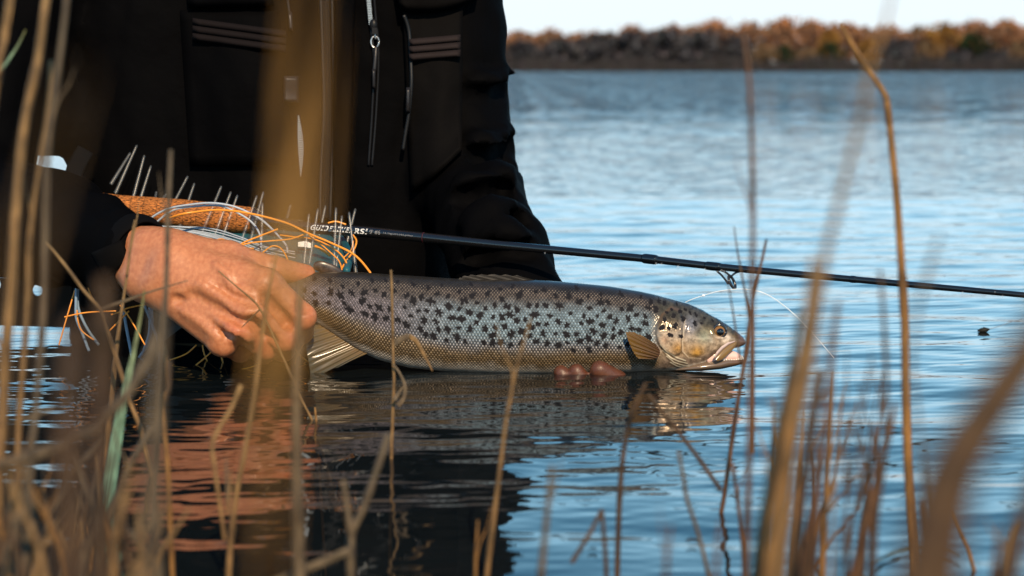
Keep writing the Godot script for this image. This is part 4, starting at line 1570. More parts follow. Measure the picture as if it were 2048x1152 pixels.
func tray() -> void:
	var t := thing("line_tray", "teal line tray with clear upright spikes strapped behind the right hand", "line tray", P(450, 500, 2.25))
	var mb := MB.new()
	var rows := []
	for j in 9:
		var py := 458.0 + 10.0 * j
		var row := PackedVector3Array()
		for i in 25:
			var w := i / 24.0
			var x0 := 330.0 - 4.0 * j
			var x1 := 664.0 + 16.0 * sin(j / 8.0 * PI) + 3.0 * j
			row.append(P(lerpf(x0, x1, w), py + 22.0 * (w - 0.4) - 5.0 * sin(w * PI), floor_depth(py)))
		rows.append(row)
	for s in [0.0, 0.004]:
		var copy := []
		for q in rows:
			var row := PackedVector3Array()
			for p in q: row.append(p - Vector3(0, s, s))
			copy.append(row)
		mb.grid(copy, false, [], [], s == 0.0)
	put("tray_floor", mb, M.tray, t)
	# raised rim
	mb = MB.new()
	var rim := PackedVector3Array()
	for k in 13: rim.append(rows[0][k * 2] + Vector3(0, 0.004, 0))
	for j in 8: rim.append(rows[j + 1][24] + Vector3(0.002, 0.004, 0))
	mb.tube(curve(rim, 3), taper((rim.size() - 1) * 3 + 1, 0.0035, 0.0035), 8)
	put("tray_rim", mb, M.tray, t)
	var spikes := [[261, 305, 222, 368], [274, 290, 231, 386], [289, 310, 263, 408], [302, 331, 272, 425], [313, 383, 308, 412], [334, 387, 299, 430], [376, 352, 324, 450], [389, 366, 352, 475], [443, 372, 395, 487], [462, 383, 424, 485], [475, 390, 438, 495], [514, 391, 476, 502], [527, 383, 495, 505], [525, 405, 523, 510],
		[581, 409, 566, 470], [618, 427, 607, 538], [636, 417, 617, 538], [651, 411, 631, 505], [672, 415, 668, 538], [684, 431, 672, 538], [698, 424, 712, 545], [711, 417, 687, 514]]
	for s in spikes:
		mb = MB.new()
		var d := clampf(floor_depth(s[3]), 2.19, 2.34)
		if s[0] > 560: d = minf(d, 2.25)
		if s[0] in [651, 711, 581]: d = 2.30
		var a := P(s[2], s[3], d)
		var b := P(s[0], s[1], d + 0.012)
		var l := PackedVector3Array([a, a.lerp(b, 0.5), a.lerp(b, 0.93), a.lerp(b, 0.98), b])
		mb.tube(l, PackedFloat32Array([0.0018, 0.0015, 0.0012, 0.0011, 0.0005]), 12)
		put("spike", mb, M.spike, t)
	mb = MB.new()
	rows = []
	for j in 2:
		var row := PackedVector3Array()
		for q in [[596, 484 + 9 * j], [611, 482 + 12 * j], [622, 486 + 10 * j]]: row.append(P(q[0], q[1], 2.232))
		rows.append(row)
	mb.grid(rows, false, [], [], true)
	put("white_label", mb, mat(0.8, 0.78, 0.74, 0.5), t)
	# the perforated end wall sticking out behind the sleeve
	var wall := CSGBox3D.new()
	wall.name = "perforated_wall"
	t.add_child(wall)
	wall.size = Vector3(0.105, 0.046, 0.006)
	wall.position = P(36, 604, 2.34) - t.position
	wall.rotation.z = -0.03
	wall.material = M.tray_dark
	var cut := mat(0.03, 0.024, 0.018, 0.6)
	for s in [[-0.024, 0.0165, 0.0078], [0.019, 0.0120, 0.0056], [-0.0225, -0.001, 0.0026]]:
		var hole := CSGCylinder3D.new()
		hole.name = "hole"
		hole.operation = CSGShape3D.OPERATION_SUBTRACTION
		hole.radius = s[2]
		hole.height = 0.02
		hole.sides = 20
		hole.position = Vector3(s[0], s[1], 0)
		hole.rotation.x = PI / 2
		hole.material = M.tray_dark
		wall.add_child(hole, true)
	# straps down from the tray
	mb = MB.new()
	var st := PackedVector3Array([P(172, 300, 2.36), P(152, 335, 2.35), P(142, 380, 2.33)])
	mb.tube(curve(st, 4), taper(9, 0.009, 0.009), 8, 0.15)
	put("strap", mb, mat(0.0025, 0.0035, 0.005, 0.8, 0.1), t)

# ------------------------------------------------------------------ lines and fly
func strand(mb: MB, pts: Array, r: float, per := 7) -> void:
	var p := PackedVector3Array()
	for k in pts: p.append(P(k[0], k[1], k[2]))
	var c := curve(p, per)
	mb.tube(c, taper(c.size(), r, r), 7)

# a loop of line as a part of its own
func loop(t: Node3D, m: Material, pts: Array, r: float) -> void:
	var mb := MB.new()
	strand(mb, pts, r)
	put("loop", mb, m, t)

func lines() -> void:
	var t := thing("fly_line", "pale blue-white fly line looped in the tray behind the right hand", "fishing line", P(430, 470, 2.23))
	# pale fly line coiled in the tray
	loop(t, M.line_white, [[290, 452, 2.24], [305, 434, 2.235], [335, 418, 2.23], [368, 411, 2.225], [418, 406, 2.22], [460, 411, 2.22], [495, 424, 2.22], [530, 445, 2.22], [569, 486, 2.21], [575, 505, 2.20]], 0.0010)
	loop(t, M.line_white, [[300, 458, 2.24], [318, 440, 2.235], [345, 421, 2.23], [378, 414, 2.227], [436, 411, 2.224], [472, 424, 2.222], [504, 445, 2.222], [520, 470, 2.215], [522, 495, 2.20]], 0.00095)
	var r := RandomNumberGenerator.new()
	r.seed = 4
	for k in 8:
		var o := r.randf_range(-9, 15)
		var e := r.randf_range(-6, 6)
		loop(t, M.line_white, [[318 + e, 455 + o * 0.4, 2.245], [360, 456 + o * 0.6 + e * .3, 2.24], [420 + e, 464 + o, 2.235], [480, 481 + o * 1.1, 2.225], [535 - e, 500 + o, 2.215], [590, 512 + o * 1.3, 2.205]], 0.0006)
	t = thing("fly_line", "slack grey-blue line hanging from below the sleeve into the water", "fishing line", P(230, 640, 2.18))
	for q in [[[153, 570], [152, 606], [153, 637], [165, 668], [178, 702]], [[158, 570], [155, 590], [158, 621], [175, 658], [198, 690]], [[243, 600], [246, 616], [256, 673], [267, 728]], [[280, 590], [285, 602], [306, 653], [318, 694], [319, 718]], [[303, 598], [304, 630], [304, 653], [293, 694], [266, 730]], [[299, 600], [300, 640], [298, 670], [288, 700]]]:
		var z := 2.16 + r.randf() * 0.05
		loop(t, M.line_blue, q.map(func(p): return [p[0], p[1], z]), 0.00135)
	t = thing("running_line", "thin orange running line tangled over the tray spikes above the right hand", "fishing line", P(520, 470, 2.2))
	# orange running line
	loop(t, M.line_orange, [[338, 436, 2.22], [365, 428, 2.21], [390, 424, 2.21], [436, 420, 2.205], [495, 426, 2.20], [570, 445, 2.195], [615, 466, 2.19], [660, 485, 2.185], [700, 504, 2.18], [722, 522, 2.175], [741, 546, 2.165]], 0.00105)
	loop(t, M.line_orange, [[560, 470, 2.21], [590, 474, 2.205], [630, 479, 2.20], [670, 499, 2.19], [690, 520, 2.18], [698, 542, 2.17]], 0.00075)
	loop(t, M.line_orange, [[616, 468, 2.20], [640, 487, 2.195], [662, 506, 2.19], [678, 522, 2.185], [684, 540, 2.175]], 0.00065)
	loop(t, M.line_orange, [[656, 446, 2.235], [672, 443, 2.235], [692, 449, 2.235]], 0.00085)
	loop(t, M.line_orange, [[706, 470, 2.22], [713, 483, 2.21], [706, 503, 2.20], [694, 520, 2.19], [682, 539, 2.18]], 0.00085)
	loop(t, M.line_orange, [[707, 482, 2.215], [702, 500, 2.21], [688, 515, 2.2]], 0.0006)
	loop(t, M.line_orange, [[630, 492, 2.215], [645, 500, 2.21], [660, 511, 2.205]], 0.0013)
	loop(t, M.line_orange, [[462, 500, 2.20], [490, 484, 2.20], [520, 472, 2.20], [556, 458, 2.2]], 0.00085)
	loop(t, M.line_orange, [[474, 494, 2.195], [500, 486, 2.195], [540, 482, 2.195], [580, 478, 2.195], [610, 468, 2.195]], 0.00075)
	loop(t, M.line_orange, [[520, 510, 2.19], [545, 492, 2.19], [565, 500, 2.19], [580, 530, 2.18]], 0.0007)
	for k in 16:
		var x := r.randf_range(365, 440)
		var y := 473.0 + (x - 365.0) * 0.22 + r.randf_range(-5, 9)
		loop(t, M.line_orange, [[x, y, 2.21], [x + 22, y + r.randf_range(-3, 8), 2.208], [x + 45, y + r.randf_range(2, 16), 2.20], [x + 70, y + r.randf_range(10, 24), 2.195]], 0.0006)
	t = thing("running_line", "loose orange line trailing under the right hand down to the water", "fishing line", P(400, 710, 2.12))
	for q in [[[175, 570], [181, 588], [190, 606]], [[129, 634], [160, 627], [186, 624], [232, 622]], [[222, 629], [240, 624], [256, 616], [300, 607]], [[150, 580], [138, 620], [118, 690]], [[154, 620], [156, 642], [164, 662], [188, 680]], [[216, 664], [240, 640], [258, 622]], [[240, 610], [262, 640], [290, 690]], [[393, 690], [372, 708], [340, 720]], [[405, 690], [408, 706], [416, 724], [440, 742]], [[424, 703], [405, 720], [387, 734]], [[441, 708], [447, 728], [456, 752]], [[466, 742], [500, 735], [530, 723], [566, 706], [598, 684]], [[584, 680], [596, 705], [622, 730]], [[616, 660], [612, 680], [600, 700], [590, 728]]]:
		var z := 2.11 + r.randf() * 0.07
		loop(t, M.line_orange, q.map(func(p): return [p[0], p[1], z]), 0.0007)
	# leader from the fish's back to beyond the reeds
	var mb := MB.new()
	strand(mb, [[1335, 628, 2.13], [1372, 604, 2.12], [1407, 591, 2.115], [1440, 582, 2.11], [1480, 578, 2.105], [1515, 582, 2.10], [1548, 597, 2.10], [1590, 630, 2.10], [1630, 672, 2.09], [1668, 716, 2.07]], 0.00032)
	mb.ball(P(1407, 591, 2.115), Vector3(0.0016, 0.0010, 0.0010), Basis(), 10, 6)
	mb.ball(P(1492, 579, 2.103), Vector3(0.0010, 0.0008, 0.0008), Basis(), 10, 6)
	single("leader", mb, M.leader, "clear nylon leader arching from the trout's head over its nose", "fishing line", P(1480, 580, 2.1))
	# fly drifting on the right
	var fd := water_depth(664)
	var f := thing("fishing_fly", "small black fly floating on the open water at the right", "fly", P(1968, 662, fd))
	mb = MB.new()
	mb.tube(PackedVector3Array([P(1955, 662, fd), P(1962, 661, fd), P(1970, 660, fd), P(1976, 659, fd), P(1980, 658, fd)]), PackedFloat32Array([0.0006, 0.0022, 0.0028, 0.0015, 0.0004]), 10)
	for k in 7:
		var a := P(1970, 661, fd)
		mb.tube(PackedVector3Array([a, a + Vector3(-0.008 + 0.002 * k, 0.004 - 0.0009 * absf(k - 3), 0.002)]), PackedFloat32Array([0.0008, 0.0002]), 5)
	put("fly_body", mb, M.fly, f)
	mb = MB.new()
	strand(mb, [[1972, 660, fd], [2000, 652, fd], [2030, 642, fd], [2080, 630, fd]], 0.0004)
	put("fly_tippet", mb, M.line_blue, f)

# ------------------------------------------------------------------ reeds
func reed_tint(kind: String, w: float, r: RandomNumberGenerator) -> Color:
	var pair: Array = {
		"straw": [Color(0.31, 0.200, 0.088), Color(0.275, 0.158, 0.062)], "gold": [Color(0.33, 0.178, 0.058), Color(0.34, 0.165, 0.043)], "grey": [Color(0.165, 0.130, 0.088), Color(0.145, 0.105, 0.064)],
		"brown": [Color(0.10, 0.058, 0.028), Color(0.09, 0.048, 0.021)], "lens": [Color(0.52, 0.28, 0.065), Color(0.50, 0.265, 0.065)], "dark": [Color(0.075, 0.050, 0.032), Color(0.10, 0.058, 0.028)], "green": [Color(0.20, 0.20, 0.075), Color(0.20, 0.44, 0.34)], "rust": [Color(0.165, 0.082, 0.042), Color(0.14, 0.066, 0.028)]}[kind]
	var c: Color = pair[0].lerp(pair[1], w)
	return c * r.randf_range(0.74, 0.92)

# one stalk or blade: points in the picture at a depth, widths in picture units, carried on down into the bed
func stalk(mb: MB, pts: Array, d0: float, d1: float, w0: float, w1: float, kind: String, flat: float, down: bool, r: RandomNumberGenerator) -> void:
	var p := PackedVector3Array()
	for k in pts.size(): p.append(P(pts[k][0], pts[k][1], lerpf(d0, d1, float(k) / (pts.size() - 1))))
	var own := p.size()
	if down:
		var dir := (p[own - 1] - p[own - 2]).normalized()
		dir = (dir + Vector3(0, -0.6, 0)).normalized()
		dir.y = minf(dir.y, -0.35)
		var foot := -0.22
		var pace := p[own - 1].distance_to(p[own - 2])
		while p[p.size() - 1].y > foot:
			p.append(p[p.size() - 1] + dir * pace)
			pace *= 1.35
	var c := curve(p, 7)
	var radii := PackedFloat32Array()
	var cols := []
	var n := c.size()
	var node_at := r.randf_range(0.2, 0.35)
	for k in n:
		var w := float(k) / (n - 1)
		var u := clampf(w * (n - 1) / float((own - 1) * 7), 0.0, 1.0)
		var rad := (lerpf(w0, w1, u) if w1 > 0.0 else lerpf(w0, -w1, sin(PI * clampf(u * 1.05, 0.0, 1.0)))) * 0.5 * lerpf(d0, d1, u) / FPX
		var ring := absf(fposmod(w, node_at) - node_at * 0.5)
		if flat > 0.5 and ring < 0.02: rad *= 1.16
		radii.append(rad)
		var col := reed_tint(kind, u, r)
		col = col * (1.0 + 0.28 * sin(k * 0.9 + node_at * 40.0) * sin(k * 0.23 + node_at * 90.0))
		if flat > 0.5 and ring < 0.02: col = col * 0.62
		cols.append(col)
	mb.tube(c, radii, 9, flat, Vector3(0, 0, 1), cols, 6.0)

func reed(label: String, d: float, w0: float, w1: float, kind: String, pts: Array, leaves: Array = [], group := "", flat := 1.0, down := true, d1 := 0.0) -> void:
	var r := RandomNumberGenerator.new()
	r.seed = hash(label)
	if d1 == 0.0: d1 = d
	var foot := P(pts[pts.size() - 1][0], pts[pts.size() - 1][1], d1)
	foot.y = minf(foot.y, -0.1) if down else foot.y
	var t := thing("reed", label, "reed", foot, group if group else "reeds standing in the shallows")
	var mb := MB.new()
	stalk(mb, pts, d, d1, w0, w1, kind, flat, down, r)
	put("stem" if flat > 0.5 else "blade", mb, M.reed, t)
	# a dry sheath leaf splitting away from the stalk
	if leaves.is_empty() and down and d > 0.6 and flat > 0.5 and w1 >= 8.0 and r.randf() < 0.75:
		var k := r.randi_range(1, maxi(1, pts.size() - 3))
		var a := Vector2(pts[k][0], pts[k][1])
		var b := Vector2(pts[k + 1][0], pts[k + 1][1])
		var side := (1.0 if r.randf() < 0.5 else -1.0) * r.randf_range(14, 46)
		var high := r.randf_range(50, 120)
		leaves = [[1.0, w1 * 0.55, kind, [[a.x + side, a.y - high], [a.x + side * 0.72, a.y - high * 0.5], [a.x + side * 0.22, a.y], [a.lerp(b, 0.5).x, a.lerp(b, 0.5).y], [b.x, b.y]], -0.003]]
	for l in leaves:
		mb = MB.new()
		stalk(mb, l[3], d + l[4], d + l[4], l[0], l[1], l[2], 0.22, false, r)
		put("leaf", mb, M.reed, t)

func reeds() -> void:
	var lg := "reeds in the left clump"
	var rg := "reeds in the right clump"
	# ---- left clump
	reed("thick golden reed cut by the top left corner", 1.05, 14, 20, "straw", [[34, -60], [20, 0], [8, 75], [-6, 150], [-20, 260], [-40, 480]], [], lg)
	reed("longest thick reed of the left clump, running from top edge down over the sleeve", 1.08, 17, 24, "straw", [[100, -60], [92, 0], [75, 125], [55, 215], [42, 300], [31, 425], [22, 576], [12, 700], [4, 850], [-4, 1000]], [], lg)
	reed("grey-brown reed just right of the longest one, fanning above the white gap", 1.0, 11, 15, "grey", [[134, -40], [130, 30], [108, 200], [96, 300], [92, 400], [89, 576], [82, 700], [66, 880], [56, 1040], [48, 1200]], [], lg)
	reed("pale reed crossing in front of the white gap beside the sleeve", 1.12, 9, 12, "straw", [[102, 120], [98, 200], [80, 320], [66, 420], [58, 500], [56, 600], [48, 720], [38, 850], [34, 1000]], [], lg)
	reed("short olive blade slanting to the left edge under the top left corner", 1.3, 2, 9, "green", [[51, 60], [36, 90], [14, 124], [-12, 160]], [], lg, 0.3, false)
	reed("reed with a kink under the cuff, coming from beneath the sleeve", 1.55, 6, 10, "straw", [[92, 484], [130, 530], [165, 578], [199, 619], [216, 660], [232, 712], [259, 800], [278, 850]], [[2, 8, "grey", [[376, 561], [329, 575], [287, 588], [246, 603], [196, 620]], 0.0]], lg)
	reed("straight slender reed in front of the cuff", 1.6, 3, 11, "straw", [[270, 440], [264, 470], [254, 550], [245, 610], [238, 660], [231, 720], [225, 790], [218, 850]], [], lg)
	reed("blue-green fresh blade standing in the water below the cuff", 1.42, 3, 31, "green", [[289, 580], [280, 640], [268, 702], [258, 750], [247, 800], [236, 862], [224, 945], [216, 1010]], [], lg, 0.35)
	reed("blurred grey reed crossing the wrist from the black jacket down", 1.18, 8, 17, "grey", [[342, 300], [339, 360], [336, 440], [334, 520], [331, 600], [325, 690], [319, 768], [314, 887], [307, 1030], [314, 1160]], [], lg)
	reed("thin golden reed with a dark sheath just left of the hand's reflection", 1.235, 7, 10, "gold", [[330, 690], [335, 735], [338, 777], [327, 803], [331, 870], [336, 935], [342, 1079], [346, 1170]], [[9, 4, "dark", [[340, 720], [339, 770], [331, 806]], -0.005]], lg)
	reed("blurred stem lying flat across the left clump", 0.92, 20, 26, "grey", [[312, 668], [296, 712], [268, 768], [240, 806], [192, 854], [140, 882], [96, 902], [20, 926], [-40, 945]], [], lg, 0.8, false)
	reed("thin stem crossing low at the left edge", 1.12, 9, 11, "grey", [[150, 792], [110, 814], [72, 830], [10, 849], [-40, 862]], [], lg, 0.8, false)
	reed("dim stem rising to the right through the middle of the left clump", 1.08, 8, 12, "grey", [[208, 860], [180, 905], [150, 945], [128, 975], [98, 1030], [80, 1100]], [], lg)
	reed("dark blurred stem leaning right beside the blue-green blade", 1.12, 10, 14, "grey", [[304, 850], [290, 874], [262, 928], [240, 980], [215, 1060], [200, 1160]], [], lg)
	reed("wide brown out-of-focus reed tip below the cuff", 0.52, 30, 40, "brown", [[210, 556], [209, 590], [207, 680], [204, 760], [202, 860], [205, 960], [206, 1160]], [], lg)
	reed("wide olive-brown out-of-focus reed between sleeve and bottom left corner", 0.42, 34, 66, "brown", [[150, 640], [146, 690], [140, 770], [136, 880], [140, 990], [142, 1170]], [], lg)
	reed("very soft brown near-lens reed in front of the black sleeve at left", 0.19, 4, 26, "straw", [[150, 150], [118, 270], [84, 390], [50, 510], [16, 640], [-30, 820]], [], lg)
	reed("wide dim out-of-focus reed below the wrist", 0.55, 22, 34, "grey", [[320, 610], [316, 700], [312, 800], [306, 920], [304, 1040], [308, 1180]], [], lg)
	reed("forked dry reed in front of the hand's reflection", 1.22, 6, 13, "straw", [[551, 505], [543, 545], [532, 600], [520, 690], [508, 790], [490, 900], [474, 980], [462, 1079], [456, 1180]],
		[[10, 8, "straw", [[482, 770], [460, 820], [426, 883], [430, 940], [440, 1010], [450, 1080]], 0.0], [2, 9, "grey", [[452, 914], [453, 950], [456, 1010]], -0.01], [2, 8, "straw", [[463, 940], [460, 980], [455, 1030]], -0.015]])
	reed("thin dead stalk lying over the back of the hand into the water", 1.80, 2.5, 6, "straw", [[437, 542], [472, 572], [508, 603], [522, 622], [540, 658], [575, 735], [604, 800], [631, 856]], [[1.5, 3.5, "dark", [[483, 655], [498, 640], [520, 618]], 0.0]])
	reed("short broken stub at the tip of the thin dead stalk", 1.79, 4, 6, "gold", [[630, 814], [632, 836], [634, 858]])
	reed("very wide blurred brown reed right in front of the lens, left of the main zip", 0.21, 4, -15, "lens", [[628, -160], [610, 0], [594, 200], [580, 420], [566, 640], [556, 860], [548, 1040], [540, 1300]],
		[[2, -17, "lens", [[618, -60], [598, 140], [576, 330], [562, 520], [546, 760], [534, 1000], [526, 1250]], 0.045], [2, -13, "lens", [[632, 60], [618, 240], [606, 400], [592, 560], [574, 760], [552, 940]], -0.028], [2, -14, "lens", [[590, 200], [566, 330], [548, 470], [530, 640], [508, 820], [490, 960]], 0.08], [2, -10, "lens", [[638, 160], [626, 330], [612, 500], [596, 660], [580, 840]], 0.03]])
	reed("broad soft grey reed beside the anal fin", 1.02, 13, 26, "grey", [[604, 560], [600, 640], [596, 720], [594, 800], [595, 920], [597, 1040], [600, 1170]])
	reed("dead reed with a withered curled leaf in front of the belly", 1.62, 5, 8, "straw", [[782, 540], [784, 590], [785, 640], [786, 700], [788, 760], [786, 820], [784, 870], [783, 905]],
		[[9, 15, "grey", [[786, 690], [800, 680], [818, 672]], 0.0], [12, 2, "straw", [[817, 672], [832, 682], [845, 704], [855, 722], [865, 742]], 0.004], [4, 11, "grey", [[787, 728], [800, 748], [810, 772], [808, 795], [796, 812]], -0.006], [9, 3, "grey", [[788, 800], [802, 780], [808, 772]], -0.01]])
	reed("bare brown reed slanting across the middle of the fish", 1.235, 3, 12, "straw", [[1062, 636], [1052, 670], [1032, 740], [1014, 829], [1000, 940], [986, 1051], [972, 1170]])
	reed("short thin stem at the bottom edge left of the slanting bare reed", 1.2, 3, 8, "gold", [[956, 1040], [953, 1090], [950, 1170]])
	reed("bent reed leaning at the bottom, right of the hand's reflection", 1.1, 13, 19, "grey", [[778, 868], [745, 966], [726, 1018], [706, 1060], [701, 1102], [703, 1180]], [[9, 13, "grey", [[687, 960], [694, 1010], [702, 1066]], -0.02], [16, 20, "grey", [[700, 1100], [650, 1122], [580, 1152], [540, 1170]], -0.03]])
	reed("bent tall stem under the gill, its foot in the blue water", 1.23, 8, 12, "brown", [[1292, 766], [1272, 810], [1258, 847], [1248, 900], [1243, 940], [1238, 1026], [1234, 1170]])
	reed("thin fallen stem leaning right below the trout's head", 1.30, 8, 9, "brown", [[1295, 788], [1330, 830], [1358, 865], [1401, 922], [1443, 982]], [], "", 1.0, false)
	reed("dim thin stem beside a dark floating leaf, lower right of centre", 1.18, 7, 9, "grey", [[1357, 902], [1366, 950], [1374, 998], [1396, 1066], [1419, 1160]])
	reed("faint stem at the bottom edge near the centre", 0.95, 9, 15, "grey", [[1104, 930], [1098, 990], [1090, 1070], [1080, 1180]])
	reed("broken stem folded like a tent at the bottom, right of centre", 1.15, 8, 10, "brown", [[1204, 1019], [1207, 1060], [1211, 1110], [1214, 1180]], [[8, 10, "brown", [[1204, 1019], [1180, 1066], [1143, 1126]], 0.0]])
	# ---- in front of the trout's nose
	reed("dark red-brown reed passing the trout's nose, with two thin leaves", 1.42, 5, 10, "rust", [[1533, 478], [1524, 520], [1509, 585], [1498, 650], [1489, 720], [1470, 840], [1450, 981], [1440, 1040]],
		[[2, 6, "dark", [[1468, 452], [1473, 490], [1480, 530], [1493, 600], [1499, 640]], 0.0], [2, 5, "dark", [[1452, 545], [1462, 600], [1470, 650], [1482, 730]], 0.005]])
	reed("slim upright pale reed reaching the far trees, right of the trout's nose", 0.98, 9, 13, "rust", [[1488, 70], [1499, 164], [1504, 297], [1506, 404], [1505, 520], [1502, 660], [1500, 783], [1498, 930], [1494, 1066], [1490, 1180]])
	reed("short rusty blade doubling the slim upright reed at nose height", 1.36, 3, 7, "rust", [[1502, 520], [1507, 613], [1507, 760], [1506, 907]], [], "", 0.4, false)
	reed("small leafless twig at the bottom beside the nose reed", 1.25, 7, 8, "rust", [[1464, 925], [1472, 975], [1480, 1040], [1486, 1100]], [])
	# ---- right clump
	reed("leading tall blurred reed of the right clump, forking at the far shore", 0.62, 6, 25, "straw", [[1792, -60], [1768, 60], [1740, 135], [1722, 230], [1702, 310], [1674, 420], [1653, 500], [1636, 620], [1617, 755], [1590, 870], [1566, 1009], [1545, 1180]], [], rg)
	reed("golden blurred reed left of the leading one in the right clump", 0.78, 12, 26, "gold", [[1640, 540], [1622, 620], [1604, 700], [1586, 790], [1568, 900], [1550, 1020], [1532, 1180]], [], rg)
	reed("brownish blurred reed at the left edge of the right clump", 0.80, 8, 22, "straw", [[1600, 620], [1584, 720], [1562, 840], [1540, 960], [1522, 1060], [1508, 1180]], [], rg)
	reed("dark soft reed behind the leading one", 0.95, 12, 22, "brown", [[1642, 740], [1632, 800], [1620, 880], [1606, 980], [1596, 1080], [1588, 1180]], [], rg)
	reed("soft orange reed tip to the right of the leading one", 0.80, 10, 24, "rust", [[1676, 600], [1668, 660], [1660, 740], [1648, 860], [1634, 980], [1624, 1180]], [], rg)
	reed("soft pale reed overlapping the rod left of the leading one", 0.66, 14, 26, "straw", [[1628, 516], [1618, 600], [1606, 720], [1590, 860], [1572, 1010], [1560, 1180]], [], rg)
	reed("soft brown reed with a tip at rod height, between leading and bent reeds", 0.92, 7, 13, "brown", [[1760, 540], [1765, 600], [1770, 687], [1773, 800], [1768, 920], [1752, 1040], [1744, 1180]], [], rg)
	reed("leaning rusty reed at the middle of the right clump", 0.98, 8, 22, "rust", [[1792, 806], [1780, 860], [1764, 924], [1748, 985], [1730, 1060], [1702, 1180]], [], rg)
	reed("short brown reed beside the leaning rusty one", 1.0, 5, 16, "brown", [[1750, 850], [1742, 920], [1734, 980], [1730, 1060], [1722, 1180]], [], rg)
	reed("spindly dark reed with side leaves in the right clump", 1.20, 3, 9, "rust", [[1686, 792], [1679, 860], [1674, 930], [1652, 1000], [1633, 1066], [1606, 1170]], [[2, 6, "rust", [[1712, 806], [1700, 848], [1684, 896], [1664, 985]], 0.0], [2, 5, "rust", [[1733, 930], [1712, 955], [1691, 981], [1650, 1030]], 0.01]], rg)
	reed("thin straight stem close behind the spindly dark reed", 1.24, 3, 6, "brown", [[1625, 900], [1624, 960], [1623, 1030], [1622, 1100], [1620, 1170]], [], rg)
	reed("short stem dipping into the water right of the spindly dark reed", 1.27, 5, 6, "rust", [[1720, 1012], [1700, 1036], [1680, 1060], [1660, 1082]], [], rg)
	reed("tall bent reed with a sharp knee near the far waterline", 1.24, 9, 19, "gold", [[1682, 50], [1706, 92], [1734, 135], [1755, 166], [1771, 193], [1775, 215], [1784, 295], [1794, 400], [1801, 500], [1809, 641], [1812, 811], [1818, 981], [1827, 1180]], [], rg)
	reed("faint ghostly reed crossing the rod right of the bent reed", 0.62, 8, 10, "grey", [[1880, 470], [1850, 560], [1832, 640], [1822, 740], [1840, 900], [1850, 1180]], [], rg)
	reed("short golden stem entering the water at the right", 1.26, 6, 8, "gold", [[1908, 1020], [1916, 1045], [1928, 1075], [1938, 1098]], [], rg)
	reed("big dark out-of-focus blade leaning in from the right edge", 0.35, 80, 140, "brown", [[2140, 560], [2080, 668], [2000, 790], [1940, 880], [1900, 960], [1876, 1060], [1856, 1180], [1840, 1300]], [], rg, 0.4)
	reed("blurred brown reed in the bottom right corner", 0.5, 30, 46, "brown", [[2090, 900], [2064, 980], [2040, 1060], [2014, 1180]], [], rg)
	reed("soft short reed left of the big dark blade", 0.85, 10, 18, "rust", [[1836, 1000], [1842, 1060], [1850, 1120], [1856, 1190]], [], rg)
	reed("soft straw stem low at the right edge", 0.8, 10, 18, "straw", [[2030, 1040], [2012, 1090], [1996, 1190]], [], rg)
	# ---- dense low growth at the bottom left
	var low := RandomNumberGenerator.new()
	low.seed = 9
	var kinds := ["grey", "straw", "brown", "grey", "straw", "gold"]
	var ordinal := ["first", "second", "third", "fourth", "fifth", "sixth", "seventh", "eighth", "ninth", "tenth", "eleventh", "twelfth", "thirteenth", "fourteenth", "fifteenth", "sixteenth", "seventeenth", "eighteenth", "nineteenth", "twentieth"]
	var tint := {"grey": "grey", "straw": "straw-coloured", "brown": "brown", "gold": "golden"}
	for k in 40:
		var x := -24.0 + 8.9 * k + low.randf_range(-3, 3)
		var d := low.randf_range(0.84, 1.22)
		var tall := low.randf_range(70, 350) * (1.0 - 0.0014 * x)
		var lean := low.randf_range(-80, 90)
		var w := low.randf_range(8, 16) * (1.3 - 0.35 * d)
		var way := "leaning left" if lean < -25.0 else "leaning right" if lean > 25.0 else "upright"
		var place: String = ("%s from the left edge" % ordinal[k]) if k < 20 else ("%s from the forked reed's foot" % ordinal[39 - k])
		reed("%s short reed %s in the bottom left, %s" % [tint[kinds[k % 6]], way, place], d, w * 0.35, w * 1.4, kinds[k % 6], [[x + lean, 1150 - tall], [x + lean * 0.6, 1150 - tall * 0.66], [x + lean * 0.22, 1150 - tall * 0.3], [x, 1180]], [], "short dry reeds crowding the bottom left corner")
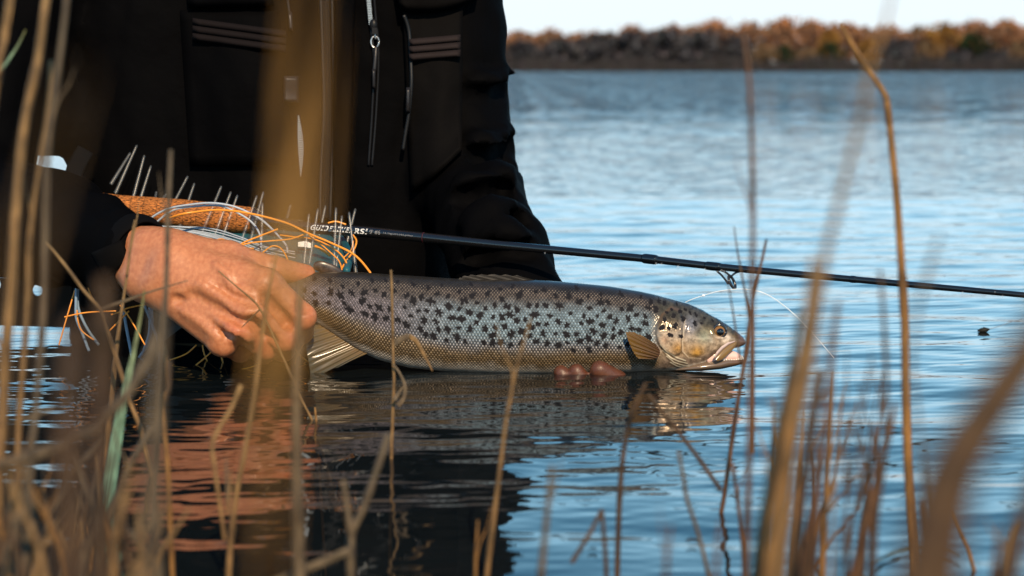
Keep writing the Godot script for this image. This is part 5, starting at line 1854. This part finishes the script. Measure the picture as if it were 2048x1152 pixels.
	for k in 4:
		var q: Array = [[1985, 1130], [1430, 1120], [1560, 1080], [1330, 1130]][k]
		reed(["faint reed tip at the bottom between the big dark blade and the corner", "faint reed tip at the bottom below the nose reed", "soft blurred tip low in the right clump", "faint reed tip at the bottom right of the folded stem"][k], 0.8, 6, 14, "rust", [[q[0] + 12, q[1] - 80], [q[0] + 5, q[1] - 20], [q[0], q[1] + 40], [q[0] - 4, 1190]])
	# ---- thin stalks filling the right clump and the lower middle
	var fine := RandomNumberGenerator.new()
	fine.seed = 14
	for k in 18:
		var x := 1516.0 + 13.0 * k + fine.randf_range(-4, 4)
		var d := fine.randf_range(0.68, 1.2)
		var tall := fine.randf_range(170, 480)
		var lean := fine.randf_range(-10, 75)
		var shade: String = ["gold", "rust", "brown", "straw"][fine.randi() % 4]
		var way := "upright" if lean < 20.0 else "leaning right" if lean < 50.0 else "tilted"
		reed("%s thin reed, %s, low in the right clump, %s from its left" % [{"gold": "golden", "rust": "rusty", "brown": "brown", "straw": "straw-coloured"}[shade], way, ordinal[k]], d, 3, fine.randf_range(7, 13), shade, [[x + lean, 1150 - tall], [x + lean * 0.62, 1150 - tall * 0.64], [x + lean * 0.25, 1150 - tall * 0.28], [x, 1180]], [[1.5, 6, shade, [[x + lean * 0.9 + fine.randf_range(-50, 50), 1150 - tall * 0.95], [x + lean * 0.6, 1150 - tall * 0.55], [x + lean * 0.3, 1150 - tall * 0.33]], -0.004]], "thin reeds at the foot of the right clump")
	# ---- leaves on the water
	for s in [["curled olive leaf floating at the foot of the bent reed", [[1742, 1130], [1789, 1104], [1840, 1094], [1902, 1102], [1924, 1116]], 14.0, "green"], ["small dark leaf floating by the dim thin stem", [[1372, 1084], [1384, 1078], [1398, 1084]], 12.0, "dark"], ["tiny dark leaf scrap on the water near the folded stem", [[1176, 1100], [1186, 1096], [1194, 1101]], 7.0, "dark"]]:
		var mb := MB.new()
		var p := PackedVector3Array()
		for q in s[1]: p.append(P(q[0], q[1], water_depth(q[1]) - 0.012))
		var c := curve(p, 6)
		var radii := PackedFloat32Array()
		var cols := []
		for k in c.size():
			radii.append(s[2] * 0.5 * 1.25 / FPX * (0.15 + sin(PI * k / (c.size() - 1))))
			cols.append(reed_tint(s[3], 0.0, low) * 0.6)
		mb.tube(c, radii, 8, 0.3, Vector3(0, 1, 0.2), cols)
		single("floating_leaf", mb, M.reed, s[0], "leaf", c[0])
